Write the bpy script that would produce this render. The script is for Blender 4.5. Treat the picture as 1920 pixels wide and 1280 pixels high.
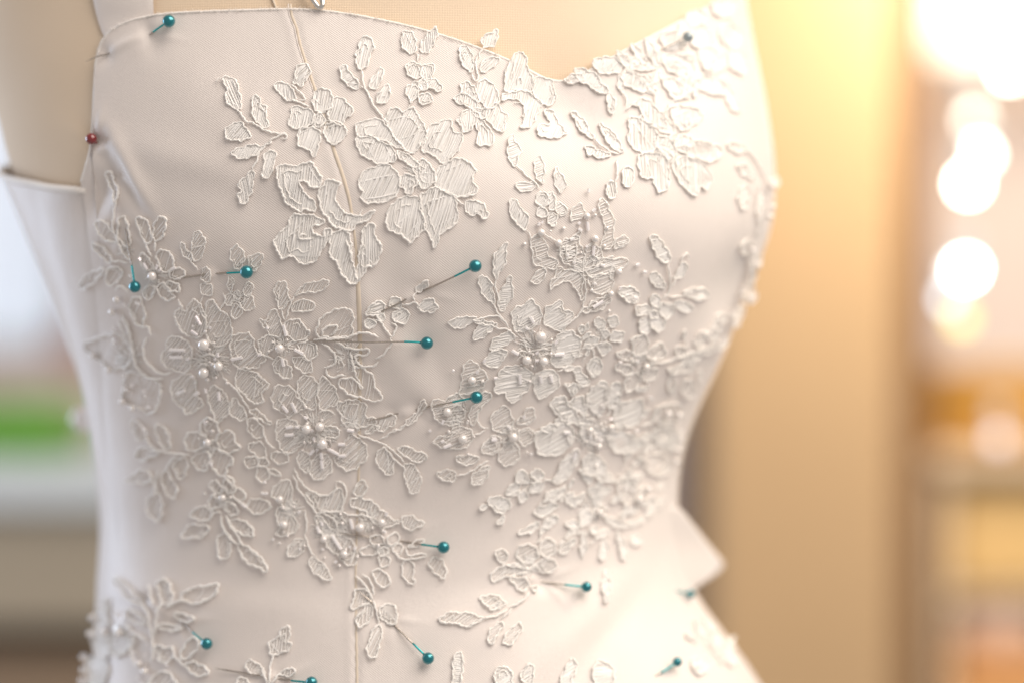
import bpy, bmesh, math, random
import numpy as np
from mathutils import Vector, Matrix
from mathutils.bvhtree import BVHTree
from mathutils.geometry import tessellate_polygon

random.seed(7); rng = np.random.default_rng(7)
scene = bpy.context.scene
for o in list(bpy.data.objects): bpy.data.objects.remove(o)

# ---------------------------------------------------------------- camera
CAM_Y = -1.017; FOCUS = 0.905; LENS = 85.0; SENS = 36.0
TAN = SENS / LENS / 1920.0
camd = bpy.data.cameras.new('camera'); cam = bpy.data.objects.new('camera', camd); scene.collection.objects.link(cam)
camd.lens = LENS; camd.sensor_width = SENS; camd.clip_start = 0.05; camd.clip_end = 50
cam.location = (0, CAM_Y, 0); cam.rotation_euler = (math.radians(90), 0, 0)
camd.dof.use_dof = True; camd.dof.focus_distance = FOCUS; camd.dof.aperture_fstop = 1.95
scene.camera = cam

# ---------------------------------------------------------------- world and lamps
world = bpy.data.worlds.new('World'); scene.world = world; world.use_nodes = True
bg = world.node_tree.nodes['Background']; bg.inputs[0].default_value = (1.0, 0.925, 0.88, 1); bg.inputs[1].default_value = 0.375

def area(name, loc, target, size, energy, col, sy=None):
    d = bpy.data.lights.new(name, 'AREA'); d.energy = energy; d.color = col; d.size = size
    if sy: d.shape = 'RECTANGLE'; d.size_y = sy
    o = bpy.data.objects.new(name, d); scene.collection.objects.link(o); o.location = loc
    o.rotation_euler = (Vector(target) - Vector(loc)).to_track_quat('-Z', 'Y').to_euler()
    return o
area('key_lamp', (0.70, -0.70, 1.02), (0.06, -0.08, 0.03), 1.25, 22.0, (1.0, 0.90, 0.81))
area('window_light', (-1.15, 0.42, 0.12), (-0.14, -0.02, -0.04), 0.7, 7.0, (0.68, 0.80, 1.0))
area('added_golden_fill', (0.85, 0.10, 0.70), (0.14, -0.05, 0.08), 0.4, 5.0, (1.0, 0.83, 0.60))  # added fill, imitates the flare washing out the far cup
area('added_cupboard_fill', (0.44, 0.74, 0.42), (0.40, 0.96, 0.12), 0.2, 4.4, (1.0, 0.83, 0.62))  # added out of view for the golden glow fading down the cupboard
area('added_wall_fill', (1.25, 1.35, 0.95), (0.85, 2.3, 0.15), 0.5, 15.0, (1.0, 0.90, 0.78))  # extra fill added to brighten the far wall

vs = scene.view_settings
scene.display_settings.display_device = 'sRGB'
vs.view_transform = 'Standard'; vs.look = 'None'; vs.exposure = 0.28; vs.gamma = 1.0; vs.use_curve_mapping = False
scene.render.engine = 'CYCLES'
scene.cycles.use_denoising = True
scene.cycles.max_bounces = 10; scene.cycles.diffuse_bounces = 7; scene.cycles.transparent_max_bounces = 16
scene.cycles.sample_clamp_indirect = 4.0
try: scene.cycles.denoiser = 'OPENIMAGEDENOISE'
except Exception: pass

# ---------------------------------------------------------------- materials
def mat(name, col, rough=0.5, spec=0.5, metal=0.0, sheen=0.0, coat=0.0, trans=0.0, ior=1.45, emit=None, estr=0.0,
        bump=None, mottle=None, film=0.0, opacity=1.0, transl=0.0):
    m = bpy.data.materials.new(name); m.use_nodes = True; nt = m.node_tree; b = nt.nodes['Principled BSDF']
    I = b.inputs
    I['Base Color'].default_value = (*col, 1); I['Roughness'].default_value = rough; I['Specular IOR Level'].default_value = spec
    I['Metallic'].default_value = metal; I['Sheen Weight'].default_value = sheen; I['Coat Weight'].default_value = coat
    I['Coat Roughness'].default_value = 0.08
    I['Transmission Weight'].default_value = trans; I['IOR'].default_value = ior
    if film and 'Thin Film Thickness' in I: I['Thin Film Thickness'].default_value = film; I['Thin Film IOR'].default_value = 1.6
    if emit: I['Emission Color'].default_value = (*emit, 1); I['Emission Strength'].default_value = estr
    tc = nt.nodes.new('ShaderNodeTexCoord')
    if mottle:
        sc, amt, col2 = mottle
        n = nt.nodes.new('ShaderNodeTexNoise'); n.inputs['Scale'].default_value = sc; n.inputs['Detail'].default_value = 5
        nt.links.new(tc.outputs['Object'], n.inputs['Vector'])
        r = nt.nodes.new('ShaderNodeMapRange'); r.inputs[1].default_value = .35; r.inputs[2].default_value = .7; r.inputs[4].default_value = amt
        nt.links.new(n.outputs['Fac'], r.inputs[0])
        x = nt.nodes.new('ShaderNodeMix'); x.data_type = 'RGBA'
        x.inputs[6].default_value = (*col, 1); x.inputs[7].default_value = (*col2, 1)
        nt.links.new(r.outputs[0], x.inputs[0]); nt.links.new(x.outputs[2], I['Base Color'])
    if bump:
        kind, sc, st, dist = bump
        bp = nt.nodes.new('ShaderNodeBump'); bp.inputs['Strength'].default_value = st; bp.inputs['Distance'].default_value = dist
        if kind == 'noise':
            n = nt.nodes.new('ShaderNodeTexNoise'); n.inputs['Scale'].default_value = sc; n.inputs['Detail'].default_value = 3
            nt.links.new(tc.outputs['Object'], n.inputs['Vector']); nt.links.new(n.outputs['Fac'], bp.inputs['Height'])
        elif kind == 'twill':     # fine diagonal ribs plus thread irregularity
            w = nt.nodes.new('ShaderNodeTexWave'); w.bands_direction = 'DIAGONAL'; w.inputs['Scale'].default_value = sc
            w.inputs['Distortion'].default_value = 1.2; w.inputs['Detail'].default_value = 2
            mp = nt.nodes.new('ShaderNodeMapping'); mp.inputs['Rotation'].default_value = (0, math.radians(8), 0)
            mp.inputs['Scale'].default_value = (1, .15, 1)
            nt.links.new(tc.outputs['Object'], mp.inputs[0]); nt.links.new(mp.outputs[0], w.inputs['Vector'])
            n = nt.nodes.new('ShaderNodeTexNoise'); n.inputs['Scale'].default_value = sc * 1.5; n.inputs['Detail'].default_value = 4
            nt.links.new(tc.outputs['Object'], n.inputs['Vector'])
            a = nt.nodes.new('ShaderNodeMath'); a.operation = 'ADD'
            nt.links.new(w.outputs['Fac'], a.inputs[0]); nt.links.new(n.outputs['Fac'], a.inputs[1])
            n2 = nt.nodes.new('ShaderNodeTexNoise'); n2.inputs['Scale'].default_value = 95; n2.inputs['Detail'].default_value = 3
            mp2 = nt.nodes.new('ShaderNodeMapping'); mp2.inputs['Scale'].default_value = (1, .5, .45); mp2.inputs['Rotation'].default_value = (0, .5, 0)
            nt.links.new(tc.outputs['Object'], mp2.inputs[0]); nt.links.new(mp2.outputs[0], n2.inputs['Vector'])
            a2 = nt.nodes.new('ShaderNodeMath'); a2.operation = 'MULTIPLY_ADD'; a2.inputs[1].default_value = 4.2
            nt.links.new(n2.outputs['Fac'], a2.inputs[0]); nt.links.new(a.outputs[0], a2.inputs[2])
            nt.links.new(a2.outputs[0], bp.inputs['Height'])
        elif kind == 'weave':
            ws = []
            for d in ('X', 'Z'):
                w = nt.nodes.new('ShaderNodeTexWave'); w.bands_direction = d; w.inputs['Scale'].default_value = sc
                w.inputs['Distortion'].default_value = 1.5; w.inputs['Detail'].default_value = 2; w.inputs['Detail Scale'].default_value = 2
                nt.links.new(tc.outputs['Object'], w.inputs['Vector']); ws.append(w)
            a = nt.nodes.new('ShaderNodeMath'); a.operation = 'MULTIPLY'
            nt.links.new(ws[0].outputs['Fac'], a.inputs[0]); nt.links.new(ws[1].outputs['Fac'], a.inputs[1])
            nt.links.new(a.outputs[0], bp.inputs['Height'])
        nt.links.new(bp.outputs['Normal'], I['Normal'])
    sh = b.outputs[0]; out = nt.nodes['Material Output']
    if transl:
        t = nt.nodes.new('ShaderNodeBsdfTranslucent'); t.inputs[0].default_value = (*col, 1)
        mx = nt.nodes.new('ShaderNodeMixShader'); mx.inputs[0].default_value = transl
        nt.links.new(sh, mx.inputs[1]); nt.links.new(t.outputs[0], mx.inputs[2]); sh = mx.outputs[0]; nt.links.new(sh, out.inputs[0])
    if opacity < 1.0:
        t = nt.nodes.new('ShaderNodeBsdfTransparent'); mx = nt.nodes.new('ShaderNodeMixShader'); mx.inputs[0].default_value = opacity
        nt.links.new(t.outputs[0], mx.inputs[1]); nt.links.new(sh, mx.inputs[2]); nt.links.new(mx.outputs[0], out.inputs[0])
    return m

M = {
 'satin': mat('ivory_satin', (0.765, 0.706, 0.668), rough=0.37, spec=0.48, sheen=0.2, bump=('twill', 640, 0.30, 0.0003), mottle=(38, 0.3, (0.742, 0.682, 0.645))),
 'seam': mat('cream_seam_thread', (0.70, 0.61, 0.50), rough=0.7, spec=0.2),
 'edge': mat('satin_rolled_edge', (0.82, 0.78, 0.74), rough=0.55, spec=0.3, sheen=0.3),
 'linen': mat('beige_linen', (0.74, 0.60, 0.45), rough=0.85, spec=0.15, sheen=0.2, bump=('weave', 330, 0.22, 0.0005), mottle=(14, 0.4, (0.68, 0.55, 0.41))),
 'cord': mat('lace_cord_thread', (0.96, 0.935, 0.90), rough=0.5, spec=0.35, sheen=0.3, transl=0.08),
 'fill': mat('lace_satin_stitch', (0.975, 0.955, 0.93), rough=0.33, spec=0.5, sheen=0.15, transl=0.08),
 'net_d': mat('lace_net_dense', (0.97, 0.95, 0.92), rough=0.6, spec=0.25, opacity=0.9, transl=0.1, bump=('noise', 1600, 0.3, 0.0003)),
 'net_m': mat('lace_net_medium', (0.97, 0.945, 0.915), rough=0.6, spec=0.25, opacity=0.45, transl=0.1, bump=('noise', 1600, 0.3, 0.0003)),
 'net_o': mat('lace_net_open', (0.96, 0.94, 0.91), rough=0.6, spec=0.25, opacity=0.18),
 'pearl': mat('pearl_bead', (0.86, 0.82, 0.79), rough=0.15, spec=0.9, coat=1.0, metal=0.2),
 'glass': mat('iridescent_glass_bead', (0.97, 0.95, 0.95), rough=0.07, spec=1.0, metal=0.1, coat=1.0, film=420),
 'teal': mat('teal_pearlised_pin_head', (0.0, 0.20, 0.24), rough=0.22, spec=0.8, metal=0.6, coat=1.0),
 'tealreflect': mat('teal_reflection_steel', (0.03, 0.40, 0.42), rough=0.3, spec=0.6, metal=0.8),  # teal reflection of the head painted onto the steel
 'red': mat('red_glass_pin_head', (0.18, 0.002, 0.004), rough=0.12, spec=0.8, coat=1.0),
 'grey': mat('grey_pearl_pin_head', (0.28, 0.34, 0.36), rough=0.2, spec=0.7, metal=0.3, coat=1.0),
 'steel': mat('pin_steel', (0.52, 0.47, 0.42), rough=0.24, spec=0.6, metal=1.0),
}

# ---------------------------------------------------------------- object helpers
COL = scene.collection
def link(name, me, m, parent=None, label=None, cat=None, group=None, kind=None):
    o = bpy.data.objects.new(name, me); COL.objects.link(o)
    if m is not None:
        for mm in (m if isinstance(m, (list, tuple)) else [m]): me.materials.append(M[mm] if isinstance(mm, str) else mm)
    if parent is not None: o.parent = parent
    if label: o['label'] = label
    if cat: o['category'] = cat
    if group: o['group'] = group
    if kind: o['kind'] = kind
    return o
def empty(name, loc, label, cat, group=None):
    o = bpy.data.objects.new(name, None); COL.objects.link(o); o.location = loc; o.empty_display_size = 0.01
    o['label'] = label; o['category'] = cat
    if group: o['group'] = group
    return o
def mesh(name, V, F, smooth=True, mi=None, origin=None):
    me = bpy.data.meshes.new(name)
    V = np.asarray(V, float)
    if origin is not None: V = V - np.asarray(origin)
    me.from_pydata(V.tolist(), [], [tuple(int(i) for i in f) for f in F])
    if smooth: me.polygons.foreach_set('use_smooth', [True] * len(me.polygons))
    if mi is not None: me.polygons.foreach_set('material_index', mi)
    me.update(); return me

def tube(P, R, N, sides=6, closed=False, twist=0.0, lobes=0.0, caps=True, flat=1.0, fuzz=0.0):
    """P Nx3 path, R radii, N Nx3 reference normals. Two-ply look from a rotating lobed section."""
    P = np.asarray(P, float); n = len(P); R = np.broadcast_to(np.asarray(R, float), (n,)); 
    if closed: T = np.roll(P, -1, 0) - np.roll(P, 1, 0)
    else: T = np.gradient(P, axis=0)
    T /= np.linalg.norm(T, axis=1, keepdims=True) + 1e-12
    N = np.broadcast_to(np.asarray(N, float), P.shape)
    B = np.cross(T, N); B /= np.linalg.norm(B, axis=1, keepdims=True) + 1e-12
    N2 = np.cross(B, T)
    d = np.linalg.norm(np.diff(P, axis=0), axis=1); s = np.concatenate([[0], np.cumsum(d)])
    a = np.arange(sides) / sides * 2 * math.pi
    rr = R[:, None] * (1 - lobes + lobes * np.cos(2 * (a[None, :] - s[:, None] * twist)))
    if fuzz: rr = rr * (1 + fuzz * rng.standard_normal(rr.shape))
    V = P[:, None, :] + rr[..., None] * (np.cos(a)[None, :, None] * B[:, None, :] + flat * np.sin(a)[None, :, None] * N2[:, None, :])
    V = V.reshape(-1, 3); F = []
    m = n if closed else n - 1
    for i in range(m):
        j = (i + 1) % n
        for k in range(sides):
            l = (k + 1) % sides
            F.append((i * sides + k, i * sides + l, j * sides + l, j * sides + k))
    if caps and not closed:
        F.append(tuple(range(sides - 1, -1, -1))); F.append(tuple((n - 1) * sides + k for k in range(sides)))
    return V, F
def cat_meshes(parts):
    V = []; F = []; off = 0
    for v, f in parts:
        V.append(v); F += [tuple(i + off for i in ff) for ff in f]; off += len(v)
    return np.concatenate(V), F
def uvsphere(c, r, seg=20, rings=12, axis=None, stretch=1.0):
    V = []; F = []
    for i in range(rings + 1):
        t = math.pi * i / rings
        for k in range(seg):
            p = 2 * math.pi * k / seg
            V.append((math.sin(t) * math.cos(p) * r, math.sin(t) * math.sin(p) * r, math.cos(t) * r * stretch))
    for i in range(rings):
        for k in range(seg):
            l = (k + 1) % seg
            a, b, c_, d = i * seg + k, i * seg + l, (i + 1) * seg + l, (i + 1) * seg + k
            if i == 0: F.append((a, c_, d)[::-1] if False else (a, d, c_))
            elif i == rings - 1: F.append((a, d, b))
            else: F.append((a, d, c_, b))
    V = np.array(V)
    return V + np.asarray(c), F

def catmull(P, closed, step):
    P = np.asarray(P, float); n = len(P); out = []
    m = n if closed else n - 1
    for i in range(m):
        if closed: p0, p1, p2, p3 = P[(i - 1) % n], P[i], P[(i + 1) % n], P[(i + 2) % n]
        else: p0, p1, p2, p3 = P[max(i - 1, 0)], P[i], P[i + 1], P[min(i + 2, n - 1)]
        k = max(2, int(np.linalg.norm(p2 - p1) / step))
        t = (np.arange(k) / k)[:, None]
        out.append(0.5 * ((2 * p1) + (-p0 + p2) * t + (2 * p0 - 5 * p1 + 4 * p2 - p3) * t ** 2 + (-p0 + 3 * p1 - 3 * p2 + p3) * t ** 3))
    if not closed: out.append(P[-1:])
    return np.concatenate(out)

# ---------------------------------------------------------------- torso surface
KA = TAN * abs(CAM_Y)            # metres per photo pixel in the plane of the torso axis (y = 0)
KF = TAN * FOCUS                 # ... in the focus plane
LEFT = np.array([(-300, -110), (0, -62), (120, -30), (230, 2), (320, 22), (430, 74), (560, 120), (650, 150), (720, 172), (800, 188), (900, 199), (1000, 206), (1130, 205), (1280, 192), (1560, 150)], float)
RIGHT = np.array([(-300, 1340), (0, 1388), (100, 1406), (200, 1427), (330, 1443), (420, 1440), (500, 1418), (570, 1390), (650, 1356), (760, 1300), (850, 1270), (930, 1260), (1010, 1264), (1070, 1275), (1120, 1296), (1200, 1362), (1280, 1420), (1560, 1560)], float)
FRONT = np.array([(-300, 92), (0, 102), (200, 113), (330, 118), (450, 118), (600, 111), (750, 102), (900, 94), (1000, 91), (1100, 92), (1280, 100), (1560, 116)], float)
NEXP = 2.25
def smooth_interp(tab):
    y = np.linspace(-300, 1560, 400); v = np.interp(y, tab[:, 0], tab[:, 1])
    k = np.exp(-0.5 * (np.arange(-24, 25) / 8.0) ** 2); k /= k.sum()
    v = np.convolve(np.pad(v, 24, 'edge'), k, 'valid')
    return y, v
TL, TR, TF = smooth_interp(LEFT), smooth_interp(RIGHT), smooth_interp(FRONT)
def section(z):
    pa = 640 - z / KA; pf = 640 - z / KF
    xl = (np.interp(pa, *TL) - 960) * KA; xr = (np.interp(pa, *TR) - 960) * KA
    return (xl + xr) / 2, (xr - xl) / 2, np.interp(pf, *TF) * 1e-3
def project(P):
    P = np.asarray(P); d = P[..., 1] - CAM_Y
    return np.stack([960 + P[..., 0] / d / TAN, 640 - P[..., 2] / d / TAN], -1)
# gentle hollows, dimples and drag lines of the pinned cloth: x, y, rx, ry, angle (deg), height mm
BUMPS = [(1052, 200, 75, 70, 0, -4.5), (1090, 215, 30, 30, 0, -1.2), (286, 74, 14, 22, -20, -1.0), (262, 92, 26, 9, -35, 0.35),
         (196, 104, 12, 14, 0, -1.0), (186, 262, 14, 14, 0, -1.8), (222, 325, 62, 9, 55, -2.2), (250, 322, 60, 12, 62, 1.6), (192, 352, 18, 34, 20, -3.0),
         (205, 300, 40, 8, 58, 1.0), (788, 766, 22, 18, 0, -1.3), (742, 660, 150, 26, 55, 1.5), (800, 640, 160, 34, 62, -1.4), (850, 720, 120, 30, 70, 0.8),
         (735, 770, 14, 12, 0, -0.8), (690, 590, 30, 22, 0, -0.8), (795, 545, 16, 12, 0, -0.7), (412, 512, 26, 40, 30, -0.9), (384, 514, 20, 16, 0, 0.5),
         (425, 480, 30, 60, 25, 0.7), (583, 638, 16, 10, 0, -0.7), (1375, 535, 34, 60, 20, -3.4), (1330, 620, 90, 14, -55, 0.9), (300, 1010, 120, 50, 20, -1.2),
         (755, 1014, 14, 12, 0, -0.8), (632, 998, 14, 12, 0, -0.6), (728, 1160, 14, 14, 0, -0.7), (1020, 1090, 16, 14, 0, -1.0), (340, 1165, 16, 14, 0, -0.8),
         (900, 1100, 240, 30, -12, -0.8), (1080, 1180, 200, 28, -40, 0.9), (1160, 1150, 160, 22, -55, -0.9), (560, 1140, 200, 36, 4, 0.7), (480, 1100, 160, 22, 8, -0.5),
         (330, 300, 150, 24, 15, 0.7), (380, 350, 170, 26, 12, -0.6), (420, 200, 120, 40, 30, 0.5), (1180, 400, 160, 60, 10, 0.8)]
# cloth lifted over each buried pin, pinched where the pin enters and leaves
for x1, y1, x2, y2 in ((283, 64, 203, 102), (410, 513, 384, 515), (793, 546, 745, 569), (786, 766, 738, 777), (754, 1014, 690, 1005), (338, 1163, 280, 1122),
                       (727, 1159, 694, 1126), (530, 1273, 488, 1266), (1018, 1090, 966, 1080), (1240, 93, 1205, 108), (582, 637, 560, 637), (236, 430, 228, 405), (184, 268, 196, 292)):
    an = math.degrees(math.atan2(y2 - y1, x2 - x1)); L = math.hypot(x2 - x1, y2 - y1)
    BUMPS += [((x1 + x2) / 2, (y1 + y2) / 2, L / 2.6, 6.5, an, 1.0), (x1, y1, 9, 10, an, -1.0), (x2, y2, 8, 9, an, -0.7)]
    for sgn in (-1, 1):      # drag lines fanning from the entry
        a = an + 180 + sgn * 38; BUMPS.append((x1 + 26 * math.cos(math.radians(a)), y1 + 26 * math.sin(math.radians(a)), 24, 5, a, 0.4))
SEAM = catmull([(545, 8), (547, 30), (556, 52), (562, 80), (572, 113), (588, 160), (606, 215), (622, 270), (641, 325), (655, 375), (662, 420), (668, 470), (671, 530), (674, 600), (675, 680), (674, 780), (672, 900), (669, 1000), (667, 1080), (668, 1180), (670, 1300)], False, 8)
def bump_mm(px):
    x, y = px[..., 0], px[..., 1]; h = np.zeros_like(x)
    for bx, by, rx, ry, an, am in BUMPS:
        c, s = math.cos(math.radians(an)), math.sin(math.radians(an)); dx, dy = x - bx, y - by
        u = (dx * c + dy * s) / rx; v = (-dx * s + dy * c) / ry
        h += am * np.exp(-0.5 * (u * u + v * v))
    h += 0.35 * np.sin(x / 83 + y / 140 + 1) * np.sin(y / 97 - x / 210) + 0.16 * np.sin(x / 31 + 2) * np.sin(y / 43 + x / 90)
    sx = np.interp(y, SEAM[:, 1], SEAM[:, 0]); d = x - sx
    h += 0.28 * np.exp(-0.5 * ((d + 9) / 7) ** 2) + 0.16 * np.exp(-0.5 * ((d - 11) / 8) ** 2) - 0.55 * np.exp(-0.5 * (d / 3.2) ** 2)
    return h
def base(th, z):
    xc, a, D = section(z); B = 0.105
    c, s = np.cos(th), np.sin(th); e = 2 / NEXP
    x = xc + a * np.sign(c) * np.abs(c) ** e
    y = np.where(s < 0, -D * np.abs(s) ** e, B * np.abs(s) ** e)
    return np.stack([x, y, z + 0 * x], -1)
def torso(th, z, off=0.0, wrinkles=True):
    th, z = np.broadcast_arrays(np.asarray(th, float), np.asarray(z, float))
    P = base(th, z); e = 1e-3
    n = np.cross(base(th + e, z) - base(th - e, z), base(th, z + e) - base(th, z - e))
    n /= np.linalg.norm(n, axis=-1, keepdims=True) + 1e-15
    h = np.zeros(th.shape)
    if wrinkles:
        fade = np.clip((0.02 - P[..., 1]) / 0.03, 0, 1)
        h = bump_mm(project(P)) * 1e-3 * fade
    return P + n * (h + off)[..., None]
def grid_faces(r, c, wrap=False):
    F = []
    for i in range(r - 1):
        for j in range(c if wrap else c - 1):
            k = (j + 1) % c
            F.append((i * c + j, i * c + k, (i + 1) * c + k, (i + 1) * c + j))
    return F
ZT = (640 + 260) * KF; ZB = -(1520 - 640) * KF

# bodice depth map: cast rays once, then every pixel maps to a point on the cloth
OFFB = 0.0016
_th = np.linspace(-math.pi - 0.5, 0.9, 620); _z = np.linspace(ZT, ZB, 520)
_G = torso(_th[None, :], _z[:, None], OFFB)
_bvh = BVHTree.FromPolygons([tuple(p) for p in _G.reshape(-1, 3)], grid_faces(520, 620))
GS = 4; gx = np.arange(-60, 1560, GS); gy = np.arange(-80, 1400, GS)
DEP = np.full((len(gy), len(gx)), np.nan)
co = Vector((0, CAM_Y, 0))
for j, y in enumerate(gy):
    for i, x in enumerate(gx):
        d = Vector(((x - 960) * TAN, 1.0, -(y - 640) * TAN)); L = d.length
        h = _bvh.ray_cast(co, d / L)
        if h[0] is not None: DEP[j, i] = h[3] / L
HIT = ~np.isnan(DEP)
for j in range(len(gy)):
    ok = np.where(HIT[j])[0]
    if len(ok): DEP[j] = np.interp(np.arange(len(gx)), ok, DEP[j, ok])
# tame the steep rim so lace overhanging the silhouette stands off it instead of streaking back
for j in range(len(gy)):
    row = DEP[j]; mid = int(np.argmin(row)); lim = GS * KF * 2.2
    for i in range(mid + 1, len(row)): row[i] = min(row[i], row[i - 1] + lim)
    for i in range(mid - 1, -1, -1): row[i] = min(row[i], row[i + 1] + lim)
_Pm = np.stack([(gx[None, :] - 960) * TAN * DEP, CAM_Y + DEP, -(gy[:, None] - 640) * TAN * DEP], -1)
_N = np.cross(np.gradient(_Pm, axis=1), np.gradient(_Pm, axis=0)); _N /= np.linalg.norm(_N, axis=-1, keepdims=True)
_N[_N[..., 1] > 0] *= -1
def _samp(A_, xy):
    fx = np.clip((xy[:, 0] - gx[0]) / GS, 0, len(gx) - 1.001); fy = np.clip((xy[:, 1] - gy[0]) / GS, 0, len(gy) - 1.001)
    i = fx.astype(int); j = fy.astype(int); u = fx - i; v = fy - j
    if A_.ndim == 3: u = u[:, None]; v = v[:, None]
    return (A_[j, i] * (1 - u) + A_[j, i + 1] * u) * (1 - v) + (A_[j + 1, i] * (1 - u) + A_[j + 1, i + 1] * u) * v
def S(xy, h=0.0):
    """photo pixel -> point on the cloth raised h metres along its normal, and the normal."""
    xy = np.atleast_2d(np.asarray(xy, float)); d = _samp(DEP, xy); n = _samp(_N, xy)
    n /= np.linalg.norm(n, axis=1, keepdims=True)
    P = np.stack([(xy[:, 0] - 960) * TAN * d, CAM_Y + d, -(xy[:, 1] - 640) * TAN * d], -1)
    return P + n * np.broadcast_to(np.asarray(h, float), (len(xy),))[:, None], n
def theta_of(P):
    xc, a, D = section(P[..., 2]); u = np.clip((P[..., 0] - xc) / a, -1, 1)
    return -np.arccos(np.sign(u) * np.abs(u) ** (NEXP / 2))

# ---------------------------------------------------------------- dress form
form = empty('dress_form', (0.0, 0.0, ZB), 'beige linen dress form torso wearing the white gown', 'dress form')
th = np.linspace(-math.pi, math.pi, 241)[:-1]; zz = np.linspace(ZT, ZB, 200)
G = torso(th[None, :], zz[:, None], -0.0014)
V = G.reshape(-1, 3); F = grid_faces(200, 240, True)
F.append(tuple(range(239, -1, -1))); F.append(tuple(199 * 240 + k for k in range(240)))
link('torso', mesh('torso', V, F, origin=(0, 0, ZB)), 'linen', form)
# the vertical panel seams stitched into the linen
parts = []
for sx0, sx1 in ((497, 520),):
    pth = catmull([(sx0, -60), (sx0 + 8, -20), (sx1, 24)], False, 5); P, N = S(pth, -0.0024)
    parts.append(tube(P, 0.0005, N, 6))
v, f = cat_meshes(parts); link('panel_seam', mesh('panel_seam', v, f, origin=(0, 0, ZB)), 'seam', form)

# ---------------------------------------------------------------- gown
gown = empty('wedding_dress', (0.0, 0.0, ZB), 'unfinished ivory satin wedding gown with sweetheart neckline fitted on the dress form', 'wedding dress')
NECK = [(150, 362), (157, 332), (166, 302), (173, 268), (176, 220), (178, 165), (181, 118), (186, 95), (196, 74), (212, 58), (240, 43), (285, 32), (345, 26), (450, 22), (555, 20), (640, 27), (720, 42), (785, 57), (860, 80), (940, 110), (985, 129), (1020, 145), (1050, 151), (1080, 146), (1115, 127), (1190, 86), (1255, 52), (1310, 22), (1350, -6), (1376, -40), (1384, -75)]
neck = catmull(NECK, False, 6)
SIDE = np.array([(-200, 150), (360, 150), (440, 170), (560, 184), (700, 196), (850, 206), (1000, 213), (1150, 212), (1300, 205), (1520, 190)], float)
def theta_side(z):       # side seam as an angle at each height
    zs = np.linspace(ZT, ZB, 120); out = []
    for q in zs:
        py = 640 - q / KF; P, _ = S([(np.interp(py, SIDE[:, 0], SIDE[:, 1]), py)]); out.append(theta_of(P)[0])
    return np.interp(-np.asarray(z), -zs, out)
_zs = np.linspace(ZT, ZB, 160); _ts = theta_side(_zs); _ts = np.convolve(np.pad(_ts, 6, 'edge'), np.ones(13) / 13, 'valid')
th_side = lambda z: np.interp(-np.asarray(z), -_zs, _ts)
THR = 0.75
Pn, Nn = S(neck, 0.0)
tn = theta_of(Pn); un = (tn - th_side(Pn[:, 2])) / (THR - th_side(Pn[:, 2])); zn = Pn[:, 2]
un = np.maximum.accumulate(un + np.arange(len(un)) * 1e-7); un[0] = min(un[0], 0.0)
ucol = np.unique(np.concatenate([np.linspace(0, 1, 360), np.linspace(0, np.interp(0, [0], [0]) + un[min(60, len(un) - 1)], 90)]))
ztop = np.interp(ucol, un, zn)
R_ = 300; vv = np.linspace(0, 1, R_)[:, None]
Z = ztop[None, :] + (ZB - ztop[None, :]) * vv
TH = th_side(Z) + ucol[None, :] * (THR - th_side(Z))
G = torso(TH, Z, OFFB)
bodice = link('bodice_front', mesh('bodice_front', G.reshape(-1, 3), grid_faces(R_, len(ucol)), origin=(0, 0, ZB)), 'satin', gown)
# rolled neckline and armhole edge
E = G[0]; keep = [0]
for i in range(1, len(E)):
    if np.linalg.norm(E[i] - E[keep[-1]]) > 0.0008: keep.append(i)
E = E[keep]; k = np.ones(5) / 5
E = np.stack([np.convolve(np.pad(E[:, a], 2, 'edge'), k, 'valid') for a in range(3)], 1)
En = E - np.array([0.0, 0.03, 0]) * 1.0; En = np.stack([E[:, 0] * 0.4, E[:, 1] - 0.02, 0 * E[:, 2]], 1); En /= np.linalg.norm(En, axis=1, keepdims=True)
v, f = tube(E - En * 0.0004, 0.00065 * (1 + 0.08 * rng.standard_normal(len(E))), En, 8)
link('neckline_edge', mesh('neckline_edge', v, f, origin=(0, 0, ZB)), 'edge', bodice)
# frayed fibres standing on the cut edge
parts = []
for q in range(620):
    t = random.random(); i = int(len(neck) * (0.16 + 0.5 * t)); x, y = neck[i] + rng.normal(0, 2, 2) * (1, 0.3)
    a = random.gauss(-1.4, .7); L = random.uniform(3, 8)
    pth = np.array([(x, y + 1), (x + math.cos(a) * L * .5, y + math.sin(a) * L * .5), (x + math.cos(a + random.gauss(0, .4)) * L, y + math.sin(a) * L)])
    P, N = S(pth, np.array([0.0002, 0.0005, 0.0006]) + random.random() * 0.0004); parts.append(tube(P, [5e-5, 4e-5, 2e-5], N, 3))
v, f = cat_meshes(parts); link('frayed_fibres', mesh('frayed_fibres', v, f, origin=(0, 0, ZB)), 'edge', bodice, kind='stuff')
# princess seam: a turned cream allowance lying in the groove with a stitched lip
P, N = S(SEAM, 0.0001); w = np.interp(SEAM[:, 1], [0, 40, 110, 330, 430, 560, 640, 1000, 1300], [.35, .5, .5, .75, .4, 1.0, .8, .35, .55]) * 1e-3
v, f = tube(P, w, N, 8, flat=0.45); link('princess_seam', mesh('princess_seam', v, f, origin=(0, 0, ZB)), 'seam', bodice)
P, N = S(SEAM[:26] + np.array([-4.5, 0]), 0.0002)
v, f = tube(P, 0.0002, N, 6, flat=.6); link('seam_lip', mesh('seam_lip', v, f, origin=(0, 0, ZB)), 'satin', bodice)
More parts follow.
